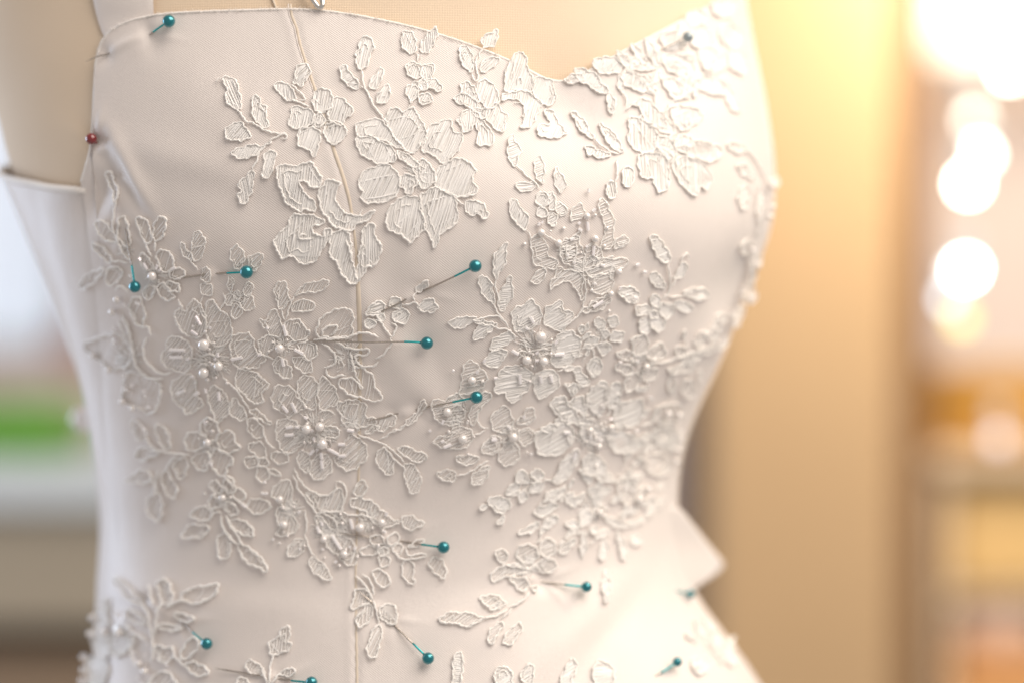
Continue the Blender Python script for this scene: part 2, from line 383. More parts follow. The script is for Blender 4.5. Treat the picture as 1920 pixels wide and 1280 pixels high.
# back panel, wrapping behind the side seam, cut lower
def back_top(u): return np.interp(u, [0, 0.06, 0.14, 0.25, 0.5, 1], [364, 356, 338, 316, 306, 300])
ub = np.linspace(0, 1, 90); zb_top = (640 - back_top(ub)) * np.interp(ub, [0, .25, 1], [KF * 1.05, KA, KA])
vb = np.linspace(0, 1, 140)[:, None]; Z = zb_top[None, :] + (ZB - zb_top[None, :]) * vb
T0 = th_side(Z); TH = T0 + 0.01 - ub[None, :] * (2.2 + T0 + math.pi)
G = torso(TH, Z, 0.0012 * (1 - np.exp(-ub[None, :] * 30)) + 0.0006 + 0.0020 * np.abs(np.sin(ub[None, :] * 17 + Z * 16 + 0.8)) ** .7 * np.clip(ub[None, :] * 5, 0, 1) + 0.0009 * np.sin(ub[None, :] * 30 - Z * 40) * np.clip(ub[None, :] * 4, 0, 1))
back = link('back_panel', mesh('back_panel', G.reshape(-1, 3), grid_faces(140, 90), origin=(0, 0, ZB)), 'satin', gown)
nb = G[0] - np.array([0, 0.05, 0]); nb = np.stack([nb[:, 0], nb[:, 1], 0 * nb[:, 2]], 1); nb /= np.linalg.norm(nb, axis=1, keepdims=True)
v, f = tube(G[0], 0.0016, nb, 8); link('raw_edge', mesh('raw_edge', v, f, origin=(0, 0, ZB)), 'edge', back)
# shoulder strap
rows = []
for y, x0, x1 in ((-110, 160, 290), (-60, 165, 288), (0, 172, 285), (30, 176, 284), (55, 184, 284), (85, 196, 284)):
    xs = np.linspace(x0, x1, 16); P, N = S(np.stack([xs, np.full(16, float(y))], 1), (-0.0008 if y < 20 else -0.0019) + (0.0012 if y < 20 else 0.0006) * np.sin(np.linspace(0, math.pi, 16)) ** .5); rows.append(P)
Vs = np.concatenate(rows); me = mesh('shoulder_strap', Vs, grid_faces(6, 16), origin=(0, 0, ZB))
st = link('shoulder_strap', me, 'satin', gown); sm = st.modifiers.new('s', 'SUBSURF'); sm.levels = sm.render_levels = 2
# stiff folded allowance standing out at the far waist
fold = [(1236, 965), (1264, 948), (1290, 975), (1318, 1012), (1340, 1040), (1352, 1058), (1340, 1075), (1312, 1094), (1288, 1110), (1262, 1125), (1230, 1120), (1222, 1050)]
fp = catmull(fold, True, 8); d0 = float(_samp(DEP, np.array([[1236., 1040.]]))[0])
def flat_pt(xy, d):
    d = np.broadcast_to(np.asarray(d, float), (len(xy),))
    return np.stack([(xy[:, 0] - 960) * TAN * d, CAM_Y + d, -(xy[:, 1] - 640) * TAN * d], -1)
cen = np.array([1240., 1050.]); rings = []
for t in np.linspace(0.02, 1, 12):
    q = cen + (fp - cen) * t; dd = d0 + 0.010 + 0.00042 * (q[:, 0] - 1240) + 0.0015 * np.sin(q[:, 1] / 26)
    rings.append(flat_pt(q, dd))
Vf = np.concatenate(rings); Ff = grid_faces(12, len(fp), True)
fo = link('waist_fold', mesh('waist_fold', Vf, Ff, origin=(0, 0, ZB)), 'satin', gown); so = fo.modifiers.new('t', 'SOLIDIFY'); so.thickness = 0.003; so.offset = 0
# ---------------------------------------------------------------- lace appliques
# Each applique: (label, style, hatch angle, cord radius mm, pieces).  Pieces: p petal, l leaf, s stem cord, o pearl, b bugle bead.
# Outlines are measured in photo pixels and laid on the bodice surface (one pixel is 0.2 mm at the focus plane).
LACE = []
def A(label, style, ang, rad, txt):
    LACE.append((label, style, ang, rad, [ln.strip() for ln in txt.strip().splitlines() if ln.strip()]))

A('curled leafy lace spray whose five petal flower crosses the seam below the neckline', 'd', 80, .40, '''
l 419,150 432,146 443,155 449,171 452,194 452,207 442,204 431,199 424,188 427,171 423,162
s 407,156 410,150 417,150
s 442,204 452,215 462,228 475,232 487,240 500,246 520,252 537,250
l 480,180 488,186 491,197 499,203 500,217 503,238 494,240 482,230 474,214 474,200 474,188
l 425,245 439,231 453,232 467,247 469,256 461,262 452,267 441,262 430,264 424,256
l 435,289 449,279 467,273 489,274 508,267 486,286 472,296 460,298 442,296
l 496,290 497,303 494,316 492,328 498,335 506,333 511,322 515,305 518,290 508,283
s 488,286 480,307 474,320
l 474,321 477,332 474,351 469,368 461,383 450,375 447,365 453,357 449,345 458,334
s 537,250 522,256 512,262 505,268
s 530,250 538,256 536,262 528,260
l 516,160 524,156 536,157 545,165 553,178 556,187 546,190 537,188 526,178 518,170
l 555,130 560,124 571,122 583,132 582,142 572,152 567,163 557,161 550,157 555,144
s 543,160 556,168 568,180 572,188 560,190
s 544,188 564,194 582,202
p 586,195 590,178 597,168 608,168 620,175 625,187 622,200 612,210 598,212
p 622,192 630,185 645,186 650,195 663,208 658,218 648,222 642,236 628,232 616,222
p 610,236 620,232 636,231 648,240 648,252 640,266 628,271 616,268 608,255
p 545,208 553,200 565,203 582,206 588,216 586,232 575,240 562,242 548,242 541,230 546,220
p 562,246 575,240 590,242 602,250 600,262 598,278 594,290 588,293 580,284 572,280 562,274 558,262
p 590,222 598,215 608,220 610,230 600,238 590,236
''')
A('tulip shaped lace bloom hanging over the upper princess seam', 'd', 82, .48, '''
p 521,320 527,311 543,310 555,314 564,309 582,306 594,320 602,332 599,350 586,353 577,343 567,339 564,347 572,364 588,375 591,389 589,398 571,392 561,397 546,387 536,378 528,357 521,336
p 613,340 624,339 638,343 632,353 630,375 638,390 652,401 668,405 684,403 703,396 690,412 672,420 658,432 640,430 624,422 610,404 602,390 598,372 600,356
p 544,410 559,402 587,405 609,414 600,421 586,427 590,440 606,442 608,432 617,430 622,440 609,458 600,477 587,491 572,496 558,487 544,480 530,483 520,469 516,450 528,434 539,427
s 588,447 575,449 562,446 566,440 576,440
p 622,439 619,455 619,477 631,492 645,519 659,532 668,525 664,505 660,490 658,470 655,440 640,432
p 684,424 700,420 704,442 716,467 711,480 700,499 689,500 681,512 672,528 668,515 672,490 676,465 680,440
s 650,450 658,480 660,492
''')
A('largest solid white lace flower with a leafy sprig reaching toward the neckline', 'd', 70, .40, '''
l 675,82 682,72 692,70 698,80 700,92 695,104 690,120 682,130 674,132 668,122 670,110 666,104 672,92
l 638,127 648,126 656,137 666,150 674,160 668,168 658,166 646,155 640,143
l 714,128 718,143 712,158 702,168 692,166 694,155 704,142
l 726,160 732,172 728,188 718,196 708,194 708,180 716,170
s 678,132 680,150 684,165 690,178 698,194 708,210 718,222 728,232
s 674,160 680,166 686,164
p 667,237 677,231 693,225 715,226 724,236 740,259 759,281 742,276 727,268 707,261 692,256 671,256
p 724,232 726,215 732,205 745,206 755,212 765,205 774,204 782,215 792,232 800,252 796,262 788,270 780,285 770,288 758,280 740,258
p 799,251 806,237 818,233 832,226 845,229 850,248 867,254 864,272 856,285 842,300 832,309 820,300 805,288 792,286 790,276 800,262
p 668,262 678,258 692,258 705,262 722,270 738,280 742,292 740,302 725,308 708,307 692,300 678,290 670,278
p 727,309 740,320 749,334 748,353 740,370 721,379 703,381 687,381 676,370 681,360 673,350 675,332 686,321 699,315
p 821,317 842,304 857,297 877,306 891,320 884,336 895,357 881,368 865,370 852,367 835,359 816,350
p 812,352 835,361 851,370 857,392 858,411 850,425 838,430 826,440 820,456 813,463 808,450 800,430 795,410 790,390 788,368 798,362
p 752,372 768,368 784,372 788,392 793,412 796,430 784,440 775,452 768,456 762,448 752,440 740,437 728,428 724,410 730,392 740,380
p 750,335 762,328 775,330 782,340 776,352 770,366 762,362 758,354 750,350
p 775,312 790,300 806,310 815,325 816,340 805,350 795,355 785,345 780,330
p 745,284 760,288 775,300 788,310 775,314 760,306 750,298
l 871,384 884,376 902,382 915,401 909,411 896,403 884,404 874,397
s 852,370 862,380 871,385
''')
A('small four petal lace flower with two upright leaves on the neckline edge', 'd', 65, .36, '''
l 755,62 765,61 774,66 780,78 779,92 776,101 768,102 758,95 753,82
l 818,54 818,72 812,86 803,98 793,102 789,95 790,80 800,68 810,58
s 779,100 783,108 784,118
s 792,104 787,112
p 760,128 768,120 780,119 790,126 792,142 784,150 772,146 763,138
p 792,126 802,121 812,125 816,134 810,142 806,152 797,153 790,145
p 802,152 815,149 826,162 828,170 820,173 808,168 800,163
p 786,180 795,176 806,180 810,190 804,197 794,198 786,192
p 762,165 775,156 784,158 790,168 784,178 776,188 770,194 764,182
p 784,158 793,150 801,158 799,168 790,172
s 771,195 765,203
''')
A('ribbed six petal lace flower topped by a three leaf sprig above the neckline', 'd', 80, .36, '''
l 903,78 908,68 920,63 931,60 933,72 928,84 918,89 906,90
s 906,90 900,98 898,110
l 864,88 874,89 880,97 886,108 888,120 886,134 880,136 870,126 863,115 861,102
l 901,136 900,124 907,116 918,110 930,109 935,113 930,122 920,130 908,136
s 893,104 892,125 895,145 892,155 886,148 884,138
p 862,160 868,155 876,156 882,162 888,164 896,178 898,192 888,188 878,180 866,175
p 850,186 858,178 868,176 880,182 895,192 892,203 884,206 872,200 860,195
p 892,168 896,158 906,151 915,153 925,160 930,175 936,190 928,200 914,206 906,200 898,186
p 912,208 930,196 940,208 950,218 945,228 948,240 942,248 930,244 920,236 912,224
p 856,226 868,212 882,206 894,212 896,224 888,238 876,248 864,248 866,238
p 897,222 906,226 912,238 924,252 926,262 918,275 908,273 900,277 894,268 896,252 892,240
p 886,208 900,204 912,208 908,220 900,226 890,218
''')
A('swirling lace petals filling the dip of the sweetheart neckline', 'd', 75, .36, '''
p 948,134 956,117 970,99 984,107 988,127 996,146 998,165 996,173 976,170 952,173 945,168
s 968,160 970,150 977,148 976,158
p 998,168 1006,145 1021,148 1035,154 1038,174 1041,190 1027,199 1015,193 1002,181
p 938,190 944,178 955,175 975,171 995,176 1004,186 1015,196 1012,205 1004,218 1000,230 990,240 976,240 982,225 982,205 974,192 962,186 948,188
p 1006,245 1012,235 1024,236 1030,228 1020,215 1024,206 1035,210 1045,228 1055,245 1063,252 1050,258 1035,262 1020,258 1008,255
''')
A('slender lace sprig of pointed leaves over a tiny ruffled flower at centre front', 'd', 40, .34, '''
l 953,260 960,256 965,268 973,276 976,284 970,300 968,312 958,308 952,295 951,280
s 966,312 978,322 988,332 998,340 1006,348 1012,355
l 1002,306 1010,295 1016,300 1020,318 1018,335 1016,345 1008,338 1002,325
l 966,350 972,343 984,344 996,342 1003,350 998,357 985,360 970,356
l 1041,316 1052,328 1058,340 1060,350 1052,362 1046,358 1040,345 1038,330
p 1008,365 1016,360 1025,366 1030,380 1022,388 1010,386 1004,376
p 1005,400 1010,390 1022,392 1026,402 1018,408 1008,406
p 1028,402 1036,400 1044,404 1042,418 1036,424 1026,418
p 1040,382 1050,380 1060,392 1062,402 1052,406 1044,398
p 1028,368 1036,362 1040,372 1040,388 1034,395 1028,390
l 954,377 965,376 975,388 984,400 990,410 988,425 985,432 975,425 962,414 956,396
s 988,432 993,440 995,450
''')
A('pearl edged winged lace blossom on the cup below the centre front', 'm', 25, .34, '''
l 1069,400 1075,388 1086,384 1094,392 1096,404 1085,410 1072,415
o 1013,436,7
o 1045,455,7
o 1098,406,6.5
o 1113,447,7
o 1157,508,6.5
o 1142,549,6
p 993,448 996,462 997,478 1000,492 1012,500 1025,502 1040,504 1046,495 1040,486 1028,480 1026,466 1020,450 1008,440
l 993,527 1000,520 1006,508 1018,503 1023,512 1018,525 1008,531 998,530
p 1031,543 1033,525 1040,515 1048,500 1060,505 1075,508 1088,512 1092,522 1090,540 1092,555 1088,562 1082,548 1072,532 1060,528 1048,530 1040,536
p 1056,450 1068,446 1082,442 1086,455 1094,475 1093,495 1092,508 1078,502 1062,495 1052,485 1048,470
s 1063,490 1060,470 1068,460
s 1075,490 1080,470 1078,455
p 1095,508 1096,480 1100,465 1108,455 1118,460 1128,478 1120,490 1108,500
p 1098,510 1115,500 1128,485 1150,485 1170,484 1176,492 1170,500 1155,505 1140,512 1125,516 1108,520
p 1100,525 1115,515 1130,512 1145,520 1150,530 1140,545 1125,552 1112,545
s 1092,510 1095,530 1098,550 1092,570 1088,590
l 1090,582 1103,571 1119,560 1134,554 1144,560 1134,574 1116,582 1103,585
s 1013,436 1030,445 1045,455 1052,470
b 1099,416 1101,432
b 1112,460 1110,478
b 1110,575 1128,563
l 1122,374 1132,376 1140,392 1148,405 1150,420 1148,440 1148,455 1142,466 1134,468 1126,460 1130,445 1134,425 1126,405 1122,390
l 1150,456 1158,446 1168,442 1176,446 1176,455 1165,462 1152,466
''')
A('pale full lace flower with a three leaf spray on the far cup', 'd', 86, .42, '''
l 1070,212 1080,214 1092,225 1100,238 1108,252 1112,262 1100,258 1088,248 1080,235 1074,222
s 1112,262 1125,274 1140,285 1160,290
l 1124,235 1140,242 1152,255 1162,268 1166,285 1150,282 1140,270 1130,255
l 1097,277 1108,278 1118,282 1132,286 1142,294 1130,298 1122,300 1112,292 1100,292
p 1176,228 1185,222 1200,224 1215,235 1228,245 1232,262 1228,280 1210,288 1195,285 1182,274 1175,262 1180,248
p 1197,292 1215,288 1240,290 1250,300 1252,318 1254,340 1245,358 1234,362 1228,350 1222,338 1210,335 1200,332 1196,312
p 1262,305 1275,295 1295,298 1310,305 1325,320 1330,340 1322,356 1310,350 1305,365 1295,365 1280,352 1268,335 1260,318
p 1262,270 1275,255 1295,262 1320,268 1345,275 1350,290 1340,300 1325,304 1305,298 1285,290 1270,284
p 1195,190 1210,188 1225,200 1240,215 1255,230 1262,248 1250,252 1235,245 1220,235 1205,222
p 1255,205 1275,200 1300,205 1315,220 1300,235 1285,245 1268,240
p 1232,258 1250,260 1262,272 1265,290 1255,305 1245,290 1235,285 1230,272
l 1168,318 1178,314 1186,320 1186,340 1180,350 1170,350 1165,338
s 1155,300 1155,330 1150,345
l 1138,345 1150,342 1154,355 1152,370 1142,372 1135,362
''')
A('dense ruffled lace band along the neckline of the far cup', 'd', 60, .42, '''
p 1058,150 1070,142 1085,140 1095,148 1080,156 1066,158
p 1075,135 1090,130 1105,135 1118,142 1130,160 1140,172 1130,178 1115,170 1100,160 1085,152
p 1110,118 1130,108 1150,110 1165,120 1160,135 1140,140 1120,135
p 1155,98 1170,104 1180,118 1182,135 1172,128 1162,115
p 1180,85 1195,90 1208,108 1215,125 1205,122 1192,108
p 1208,75 1222,85 1230,105 1235,125 1222,118 1212,98
l 1140,175 1150,185 1152,205 1145,215 1138,200
p 1165,140 1185,138 1205,145 1220,160 1228,175 1210,175 1190,170 1170,160
p 1235,75 1260,60 1285,70 1280,90 1255,95
p 1290,60 1315,50 1330,65 1325,85 1300,90
p 1240,110 1260,102 1285,110 1300,130 1290,145 1265,140 1248,130
p 1310,95 1335,92 1350,110 1345,135 1325,135 1312,118
p 1295,145 1320,140 1345,150 1360,170 1350,180 1325,175 1305,165
l 1350,150 1365,165 1375,185 1385,205 1375,210 1362,195
p 1240,150 1260,148 1280,160 1290,180 1275,188 1255,180
p 1345,60 1365,45 1385,60 1385,85 1365,90
p 1365,100 1385,100 1395,120 1390,140 1370,130
p 1330,10 1350,0 1372,6 1370,28 1348,34
p 1285,30 1308,20 1322,34 1306,48 1288,46
''')
A('beaded lace trail hanging off the outermost edge of the far cup', 'm', 60, .40, '''
l 1362,272 1375,268 1388,272 1396,280 1385,288 1370,284
l 1380,312 1392,310 1405,325 1412,335 1400,335 1388,325
s 1396,280 1412,300 1425,320 1432,335 1445,342
p 1382,365 1388,352 1400,352 1406,362 1402,378 1392,395 1384,385
l 1440,344 1448,336 1455,334 1460,342 1450,350
o 1442,350,7
o 1441,389,7
o 1438,406,7
o 1406,468,7
o 1414,495,7
o 1402,557,8
l 1418,350 1428,365 1430,400 1424,420 1416,400
p 1384,462 1395,452 1410,455 1415,470 1405,478 1392,475
p 1400,480 1415,475 1425,485 1420,500 1408,502
p 1402,505 1412,505 1415,520 1405,530
p 1392,540 1402,530 1412,540 1415,560 1400,568 1388,560
s 1424,420 1418,440 1412,455
s 1410,500 1408,530 1405,545
''')
A('lace sprig ending in a small flower on the plain side of the far cup', 'd', 35, .40, '''
l 1218,440 1228,442 1240,455 1250,468 1254,482 1252,492 1240,490 1228,476 1220,460
s 1248,492 1252,510 1254,530 1252,548 1240,560
l 1217,515 1228,510 1238,520 1244,532 1242,540 1230,538 1220,528
l 1262,520 1270,505 1276,492 1286,495 1282,510 1272,522
s 1276,492 1278,480 1286,475 1290,484
s 1256,540 1266,524
l 1157,545 1165,537 1180,538 1193,545 1198,556 1190,566 1178,567 1166,558
l 1278,552 1290,542 1305,540 1320,545 1325,554 1315,560 1300,560 1288,556
s 1252,556 1266,556 1278,553
l 1262,568 1274,563 1288,568 1296,578 1290,586 1276,582 1266,576
p 1190,575 1205,570 1214,576 1212,588 1200,592 1190,586
p 1216,560 1226,552 1236,558 1236,572 1224,574
p 1238,570 1252,568 1262,578 1258,592 1246,596 1236,588
p 1198,600 1208,594 1216,600 1216,618 1208,626 1198,620
p 1220,600 1230,594 1240,604 1240,618 1230,622 1222,614
p 1216,586 1226,582 1232,590 1226,598 1218,596
''')
A('ribbed lace flower with three pearls and a five leaf sprig, beside a teal pin', 'd', 22, .36, '''
l 944,456 949,455 949,468 948,488 943,500 936,512 930,522 925,512 924,495 926,480 932,470 940,462
s 930,522 928,535 932,550 934,566
l 897,525 904,515 912,520 920,530 924,545 926,560 924,570 918,566 908,555 900,542
l 956,516 960,530 961,545 958,560 950,572 944,582 936,578 932,568 938,548 945,532
s 924,568 930,582 938,592 945,602 954,614
l 840,604 850,598 865,594 880,593 892,596 884,604 872,612 858,615 846,612
s 886,598 900,597 915,592 930,592 938,596 945,602
l 886,600 900,600 912,602 930,605 928,610 915,610 902,607
l 884,632 890,622 895,612 905,608 918,610 925,612 918,622 905,632 892,636
s 925,612 940,615 954,618 960,625 970,632
p 962,612 959,598 961,582 968,574 978,572 986,570 990,562 998,562 1006,570 1012,582 1015,595 1012,604 1000,612 980,622 968,620
p 1018,602 1020,590 1024,576 1035,570 1045,563 1052,566 1056,580 1066,580 1072,588 1068,602 1060,610 1050,620 1040,618 1028,612
s 1068,606 1076,596 1084,588 1088,578
p 1042,630 1055,622 1070,618 1078,628 1088,635 1086,648 1082,662 1076,672 1062,684 1050,688 1038,684 1032,672 1034,650
p 918,650 922,638 932,630 945,624 955,620 965,632 955,640 945,648 930,655 920,655
p 906,678 912,668 922,658 940,652 950,660 945,670 935,685 922,688 915,686 908,682
p 927,735 928,718 932,702 945,688 965,684 982,688 995,696 996,715 990,728 978,738 972,748 960,752 950,748 945,735
p 1000,705 1012,695 1030,692 1045,700 1046,718 1042,728 1030,735 1020,742 1012,748 1004,738 1000,722
s 982,640 988,654 1000,657 1014,652 1028,655
s 964,662 976,657 990,660 1004,662
o 1011,629,11
o 985,672,9
o 1016,674,9
b 993,593 999,604
b 1037,663 1056,662
b 973,700 974,716
b 1011,702 1013,715
b 1030,700 1033,713
b 958,655 970,662
''')
A('tiny five petal lace flower between two larger beaded flowers, with two buds', 'd', 30, .36, '''
p 1112,600 1120,594 1130,600 1134,612 1128,620 1118,612
p 1138,600 1145,592 1154,592 1158,602 1152,612 1144,612
p 1148,622 1160,618 1168,626 1162,638 1150,640 1142,634
p 1118,645 1128,640 1142,645 1144,652 1132,664 1122,656
p 1096,640 1106,630 1118,632 1120,642 1108,650 1098,650
l 1084,615 1090,608 1096,614 1092,625 1086,624
p 1126,622 1134,618 1140,626 1132,634
s 1105,650 1112,660 1108,672 1098,688
l 1100,680 1108,672 1120,670 1128,680 1124,695 1112,702 1102,694
l 1074,692 1084,686 1092,698 1102,712 1098,722 1088,722 1080,710
''')
A('single pearl lace flower with a long stem running to the far silhouette', 'm', 50, .42, '''
o 1207,684,6.5
p 1182,635 1195,630 1208,627 1214,640 1210,655 1200,664 1188,662 1184,648
p 1155,660 1168,655 1185,660 1190,670 1180,675 1165,672
p 1153,682 1165,680 1180,685 1188,692 1178,700 1165,698 1156,692
p 1168,712 1180,702 1190,695 1198,706 1192,720 1182,730 1170,728
p 1202,692 1218,690 1232,688 1228,702 1218,712 1206,712 1202,702
p 1210,660 1222,648 1236,642 1246,655 1244,668 1228,672 1214,670
s 1215,678 1240,678 1262,670 1285,664 1310,655 1335,645
l 1262,655 1270,648 1282,650 1284,660 1272,666
l 1250,690 1268,684 1290,680 1300,684 1290,695 1270,698 1256,696
l 1252,710 1262,705 1264,720 1258,735 1250,728
l 1276,720 1285,710 1296,715 1298,735 1288,745 1278,738
l 1300,640 1310,622 1318,625 1318,640 1308,650
l 1325,625 1335,605 1345,600 1348,615 1340,632 1330,640
l 1335,648 1350,640 1362,630 1360,645 1345,655
l 1340,595 1352,588 1360,592 1352,605
l 1370,595 1380,580 1388,572 1390,590 1382,610 1374,612
''')
A('wide eight petal lace flower with pearls at its heart under the far cup', 'd', 25, .40, '''
p 1005,845 1003,825 1008,808 1022,798 1040,792 1058,793 1072,800 1076,815 1070,828 1058,842 1040,852 1022,852 1008,848
p 1030,752 1040,745 1055,742 1065,750 1075,765 1085,780 1092,790 1080,795 1068,790 1052,785 1042,775 1034,762
p 1062,752 1075,745 1090,742 1095,755 1098,770 1092,778 1080,768 1068,760
p 1098,742 1105,732 1115,720 1128,712 1138,722 1138,740 1132,765 1125,778 1112,772 1102,760
p 1140,728 1152,715 1165,722 1160,740 1150,755 1140,765 1136,745
p 1150,765 1165,752 1185,748 1200,745 1204,760 1202,780 1190,795 1172,800 1155,800 1148,785
p 1135,815 1150,808 1175,810 1195,818 1198,835 1185,845 1165,848 1148,842
p 1090,860 1105,850 1120,852 1130,865 1135,880 1125,895 1108,890 1095,880
p 1045,880 1052,862 1066,848 1082,840 1085,855 1076,875 1062,895 1045,905 1035,900
p 1085,805 1100,795 1118,798 1130,810 1128,825 1112,830 1095,825
l 1062,725 1072,718 1085,722 1082,732 1070,738
o 1103,804,6.5
o 1141,798,6.5
o 1119,834,6.5
b 1055,809 1066,808
b 1078,845 1072,858
''')
A('pearl dotted lace petals wrapping the far side of the ribcage', 'm', 40, .42, '''
p 1225,775 1240,758 1258,752 1275,765 1270,785 1250,790 1232,790
p 1222,808 1240,798 1262,800 1270,820 1262,840 1245,840 1230,828
p 1200,860 1225,850 1250,855 1255,875 1240,890 1215,885
p 1155,905 1168,890 1180,890 1190,905 1185,930 1175,945 1162,935 1155,920
s 1200,800 1215,790 1228,785
s 1190,850 1205,862 1215,870
o 1246,772,7
o 1267,775,7
o 1266,841,7
o 1261,864,7
o 1192,935,7
o 1208,915,7
''')
A('tangled leafy lace below the ribcage with one pearl and hanging drops', 'd', 35, .42, '''
p 965,890 975,881 985,885 990,898 980,904 968,902
p 995,888 1003,878 1015,882 1016,895 1006,902
p 1000,905 1012,902 1018,912 1008,922 994,920
p 972,925 982,918 988,928 984,938 974,940
p 948,918 958,908 972,905 974,914 962,924 950,926
p 912,938 925,930 940,930 955,938 955,948 945,960 938,962 925,952
l 898,950 904,944 912,948 904,955
l 930,978 938,970 945,968 940,980 933,982
s 1018,905 1025,898 1040,900
l 1022,925 1035,918 1052,914 1060,920 1045,932 1028,938
l 1000,960 1015,948 1035,942 1045,948 1030,960 1010,968
l 1020,975 1035,965 1045,970 1035,985 1022,990
l 970,1000 990,985 1010,978 1005,990 985,1000
l 1060,940 1080,928 1095,925 1090,938 1072,948
l 1085,880 1100,888 1110,895 1100,905
l 1100,918 1115,912 1130,915 1125,925 1110,930
o 1120,960,7
l 1085,965 1100,958 1112,965 1100,980 1088,985
p 1130,965 1150,972 1175,978 1200,968 1225,950 1220,962 1195,980 1170,988 1145,985
l 1105,990 1115,985 1120,995 1108,1000
l 1060,980 1078,975 1085,985 1072,995
l 1088,1010 1094,1005 1098,1025 1092,1042 1086,1030
l 1125,1020 1135,1012 1138,1030 1128,1050 1122,1040
l 1155,1000 1165,1005 1172,1030 1168,1050 1160,1035
l 1130,1080 1140,1070 1142,1100 1134,1130 1128,1110
l 1180,1010 1195,1005 1200,1015 1188,1022
''')
A('soft lace flower over a four leaf sprig at the waist, held by a teal pin', 'm', 30, .46, '''
p 928,1034 938,1028 948,1034 950,1048 942,1056 934,1050
p 968,1045 972,1028 985,1018 1000,1024 1008,1040 1002,1050 985,1054
p 1010,1025 1022,1010 1035,1012 1040,1025 1032,1042 1018,1042
p 1005,1055 1020,1048 1038,1050 1042,1062 1030,1072 1012,1070
p 922,1088 920,1074 932,1066 950,1058 970,1058 988,1062 985,1072 965,1078 945,1080 935,1088
p 955,1085 970,1082 985,1085 990,1098 982,1108 972,1105 962,1095
l 995,1100 1005,1098 1002,1110
l 1045,1030 1060,1015 1075,1008 1072,1022 1055,1038
s 942,1056 955,1060 970,1062 990,1066 1005,1058
s 990,1108 985,1120 970,1132 955,1138
l 900,1122 912,1116 928,1116 940,1124 948,1132 935,1140 918,1142
l 822,1160 840,1150 860,1148 880,1150 905,1158 895,1165 880,1175 862,1170 840,1168
s 905,1158 930,1155 950,1142
l 915,1205 915,1190 925,1175 938,1165 942,1172 932,1190 922,1205
l 942,1205 948,1190 960,1175 972,1168 978,1180 968,1195 955,1208
s 940,1160 950,1150 960,1140
''')
A('row of lace leaf tips rising from the bottom edge of the skirt', 'd', 20, .46, '''
l 850,1235 860,1222 868,1235 866,1260 862,1292 850,1292
l 925,1265 940,1250 955,1255 960,1280 940,1292
l 1050,1275 1060,1250 1072,1235 1080,1245 1075,1265 1065,1292
l 1110,1255 1122,1240 1140,1245 1150,1265 1140,1292 1118,1292
l 975,1270 990,1245 1000,1255 995,1285
s 925,1290 950,1285 985,1288 1040,1292
''')
A('faint lace leaves scattered on the flaring edge of the skirt', 'd', 40, .46, '''
l 1300,1165 1312,1172 1318,1188 1308,1190
l 1330,1195 1345,1192 1350,1205 1338,1215
l 1295,1240 1315,1232 1330,1245 1318,1262 1300,1260
l 1352,1225 1368,1222 1378,1238 1366,1250
l 1320,1160 1335,1165 1340,1180 1328,1182
s 1318,1188 1325,1205 1335,1225 1350,1240
''')
A('lace cluster on the side of the bodice with one pearl beside a steep teal pin', 'o', 60, .52, '''
l 200,326 212,324 216,338 222,352 223,370 219,385 215,372 212,355 206,340
s 219,385 217,405 214,425 218,440
l 182,418 195,415 205,420 212,432 220,445 224,455 212,452 198,450 190,438
l 222,425 228,410 235,405 240,418 245,435 246,450 240,462 230,455 224,442
l 175,455 185,458 198,466 208,478 212,488 204,492 192,480 182,468
s 224,455 232,470 240,482 250,490
s 212,488 228,490 245,492
l 153,535 158,522 170,512 185,506 198,505 190,518 178,530 165,540 155,541
p 205,505 215,500 228,502 230,515 222,530 210,534 200,525
l 257,412 265,407 275,412 282,425 286,440 284,455 275,455 268,445 262,428
l 290,430 295,412 304,405 312,412 313,430 305,445 295,450 288,445
s 275,455 282,470 288,480
s 295,450 292,470
p 295,480 305,468 318,472 326,485 328,500 318,508 305,505
p 325,505 340,502 348,512 340,522 322,520
p 310,530 325,528 338,535 340,545 325,545 312,540
p 298,535 308,530 322,545 330,555 320,562 308,560 300,550
p 270,545 282,535 292,540 290,555 278,560
p 265,480 275,475 285,490 288,505 275,505 268,495
o 291,516,9
b 273,492 279,504
s 338,560 340,570 346,580
''')
A('small two leaf lace tendril crossed by a buried pin', 'm', 50, .34, '''
l 340,455 345,458 355,470 362,482 358,490 348,480 340,468
l 368,436 375,432 382,440 386,455 384,470 375,485 366,490 361,475 362,450
s 358,488 368,500 372,506
p 378,515 388,500 394,505 396,518 388,528 380,524
p 378,535 388,530 398,535 398,550 390,555 380,550
s 382,555 376,570 380,585 388,600
''')
A('small clover shaped lace flower with two leaves under a teal pin head', 'm', 50, .34, '''
l 433,480 437,465 446,458 456,470 460,485 454,500 446,505 438,495
l 466,485 475,478 490,474 494,478 490,495 482,505 470,505
l 432,518 440,525 434,547 428,540
p 458,560 470,552 478,565 474,580 464,582 452,572
p 436,568 446,564 454,572 454,590 446,596 436,590
p 458,540 468,528 476,535 472,548 462,556
s 420,548 424,560 418,575 410,582
p 440,548 448,546 452,556 446,562
p 424,556 436,550 440,560 432,572 424,570
''')
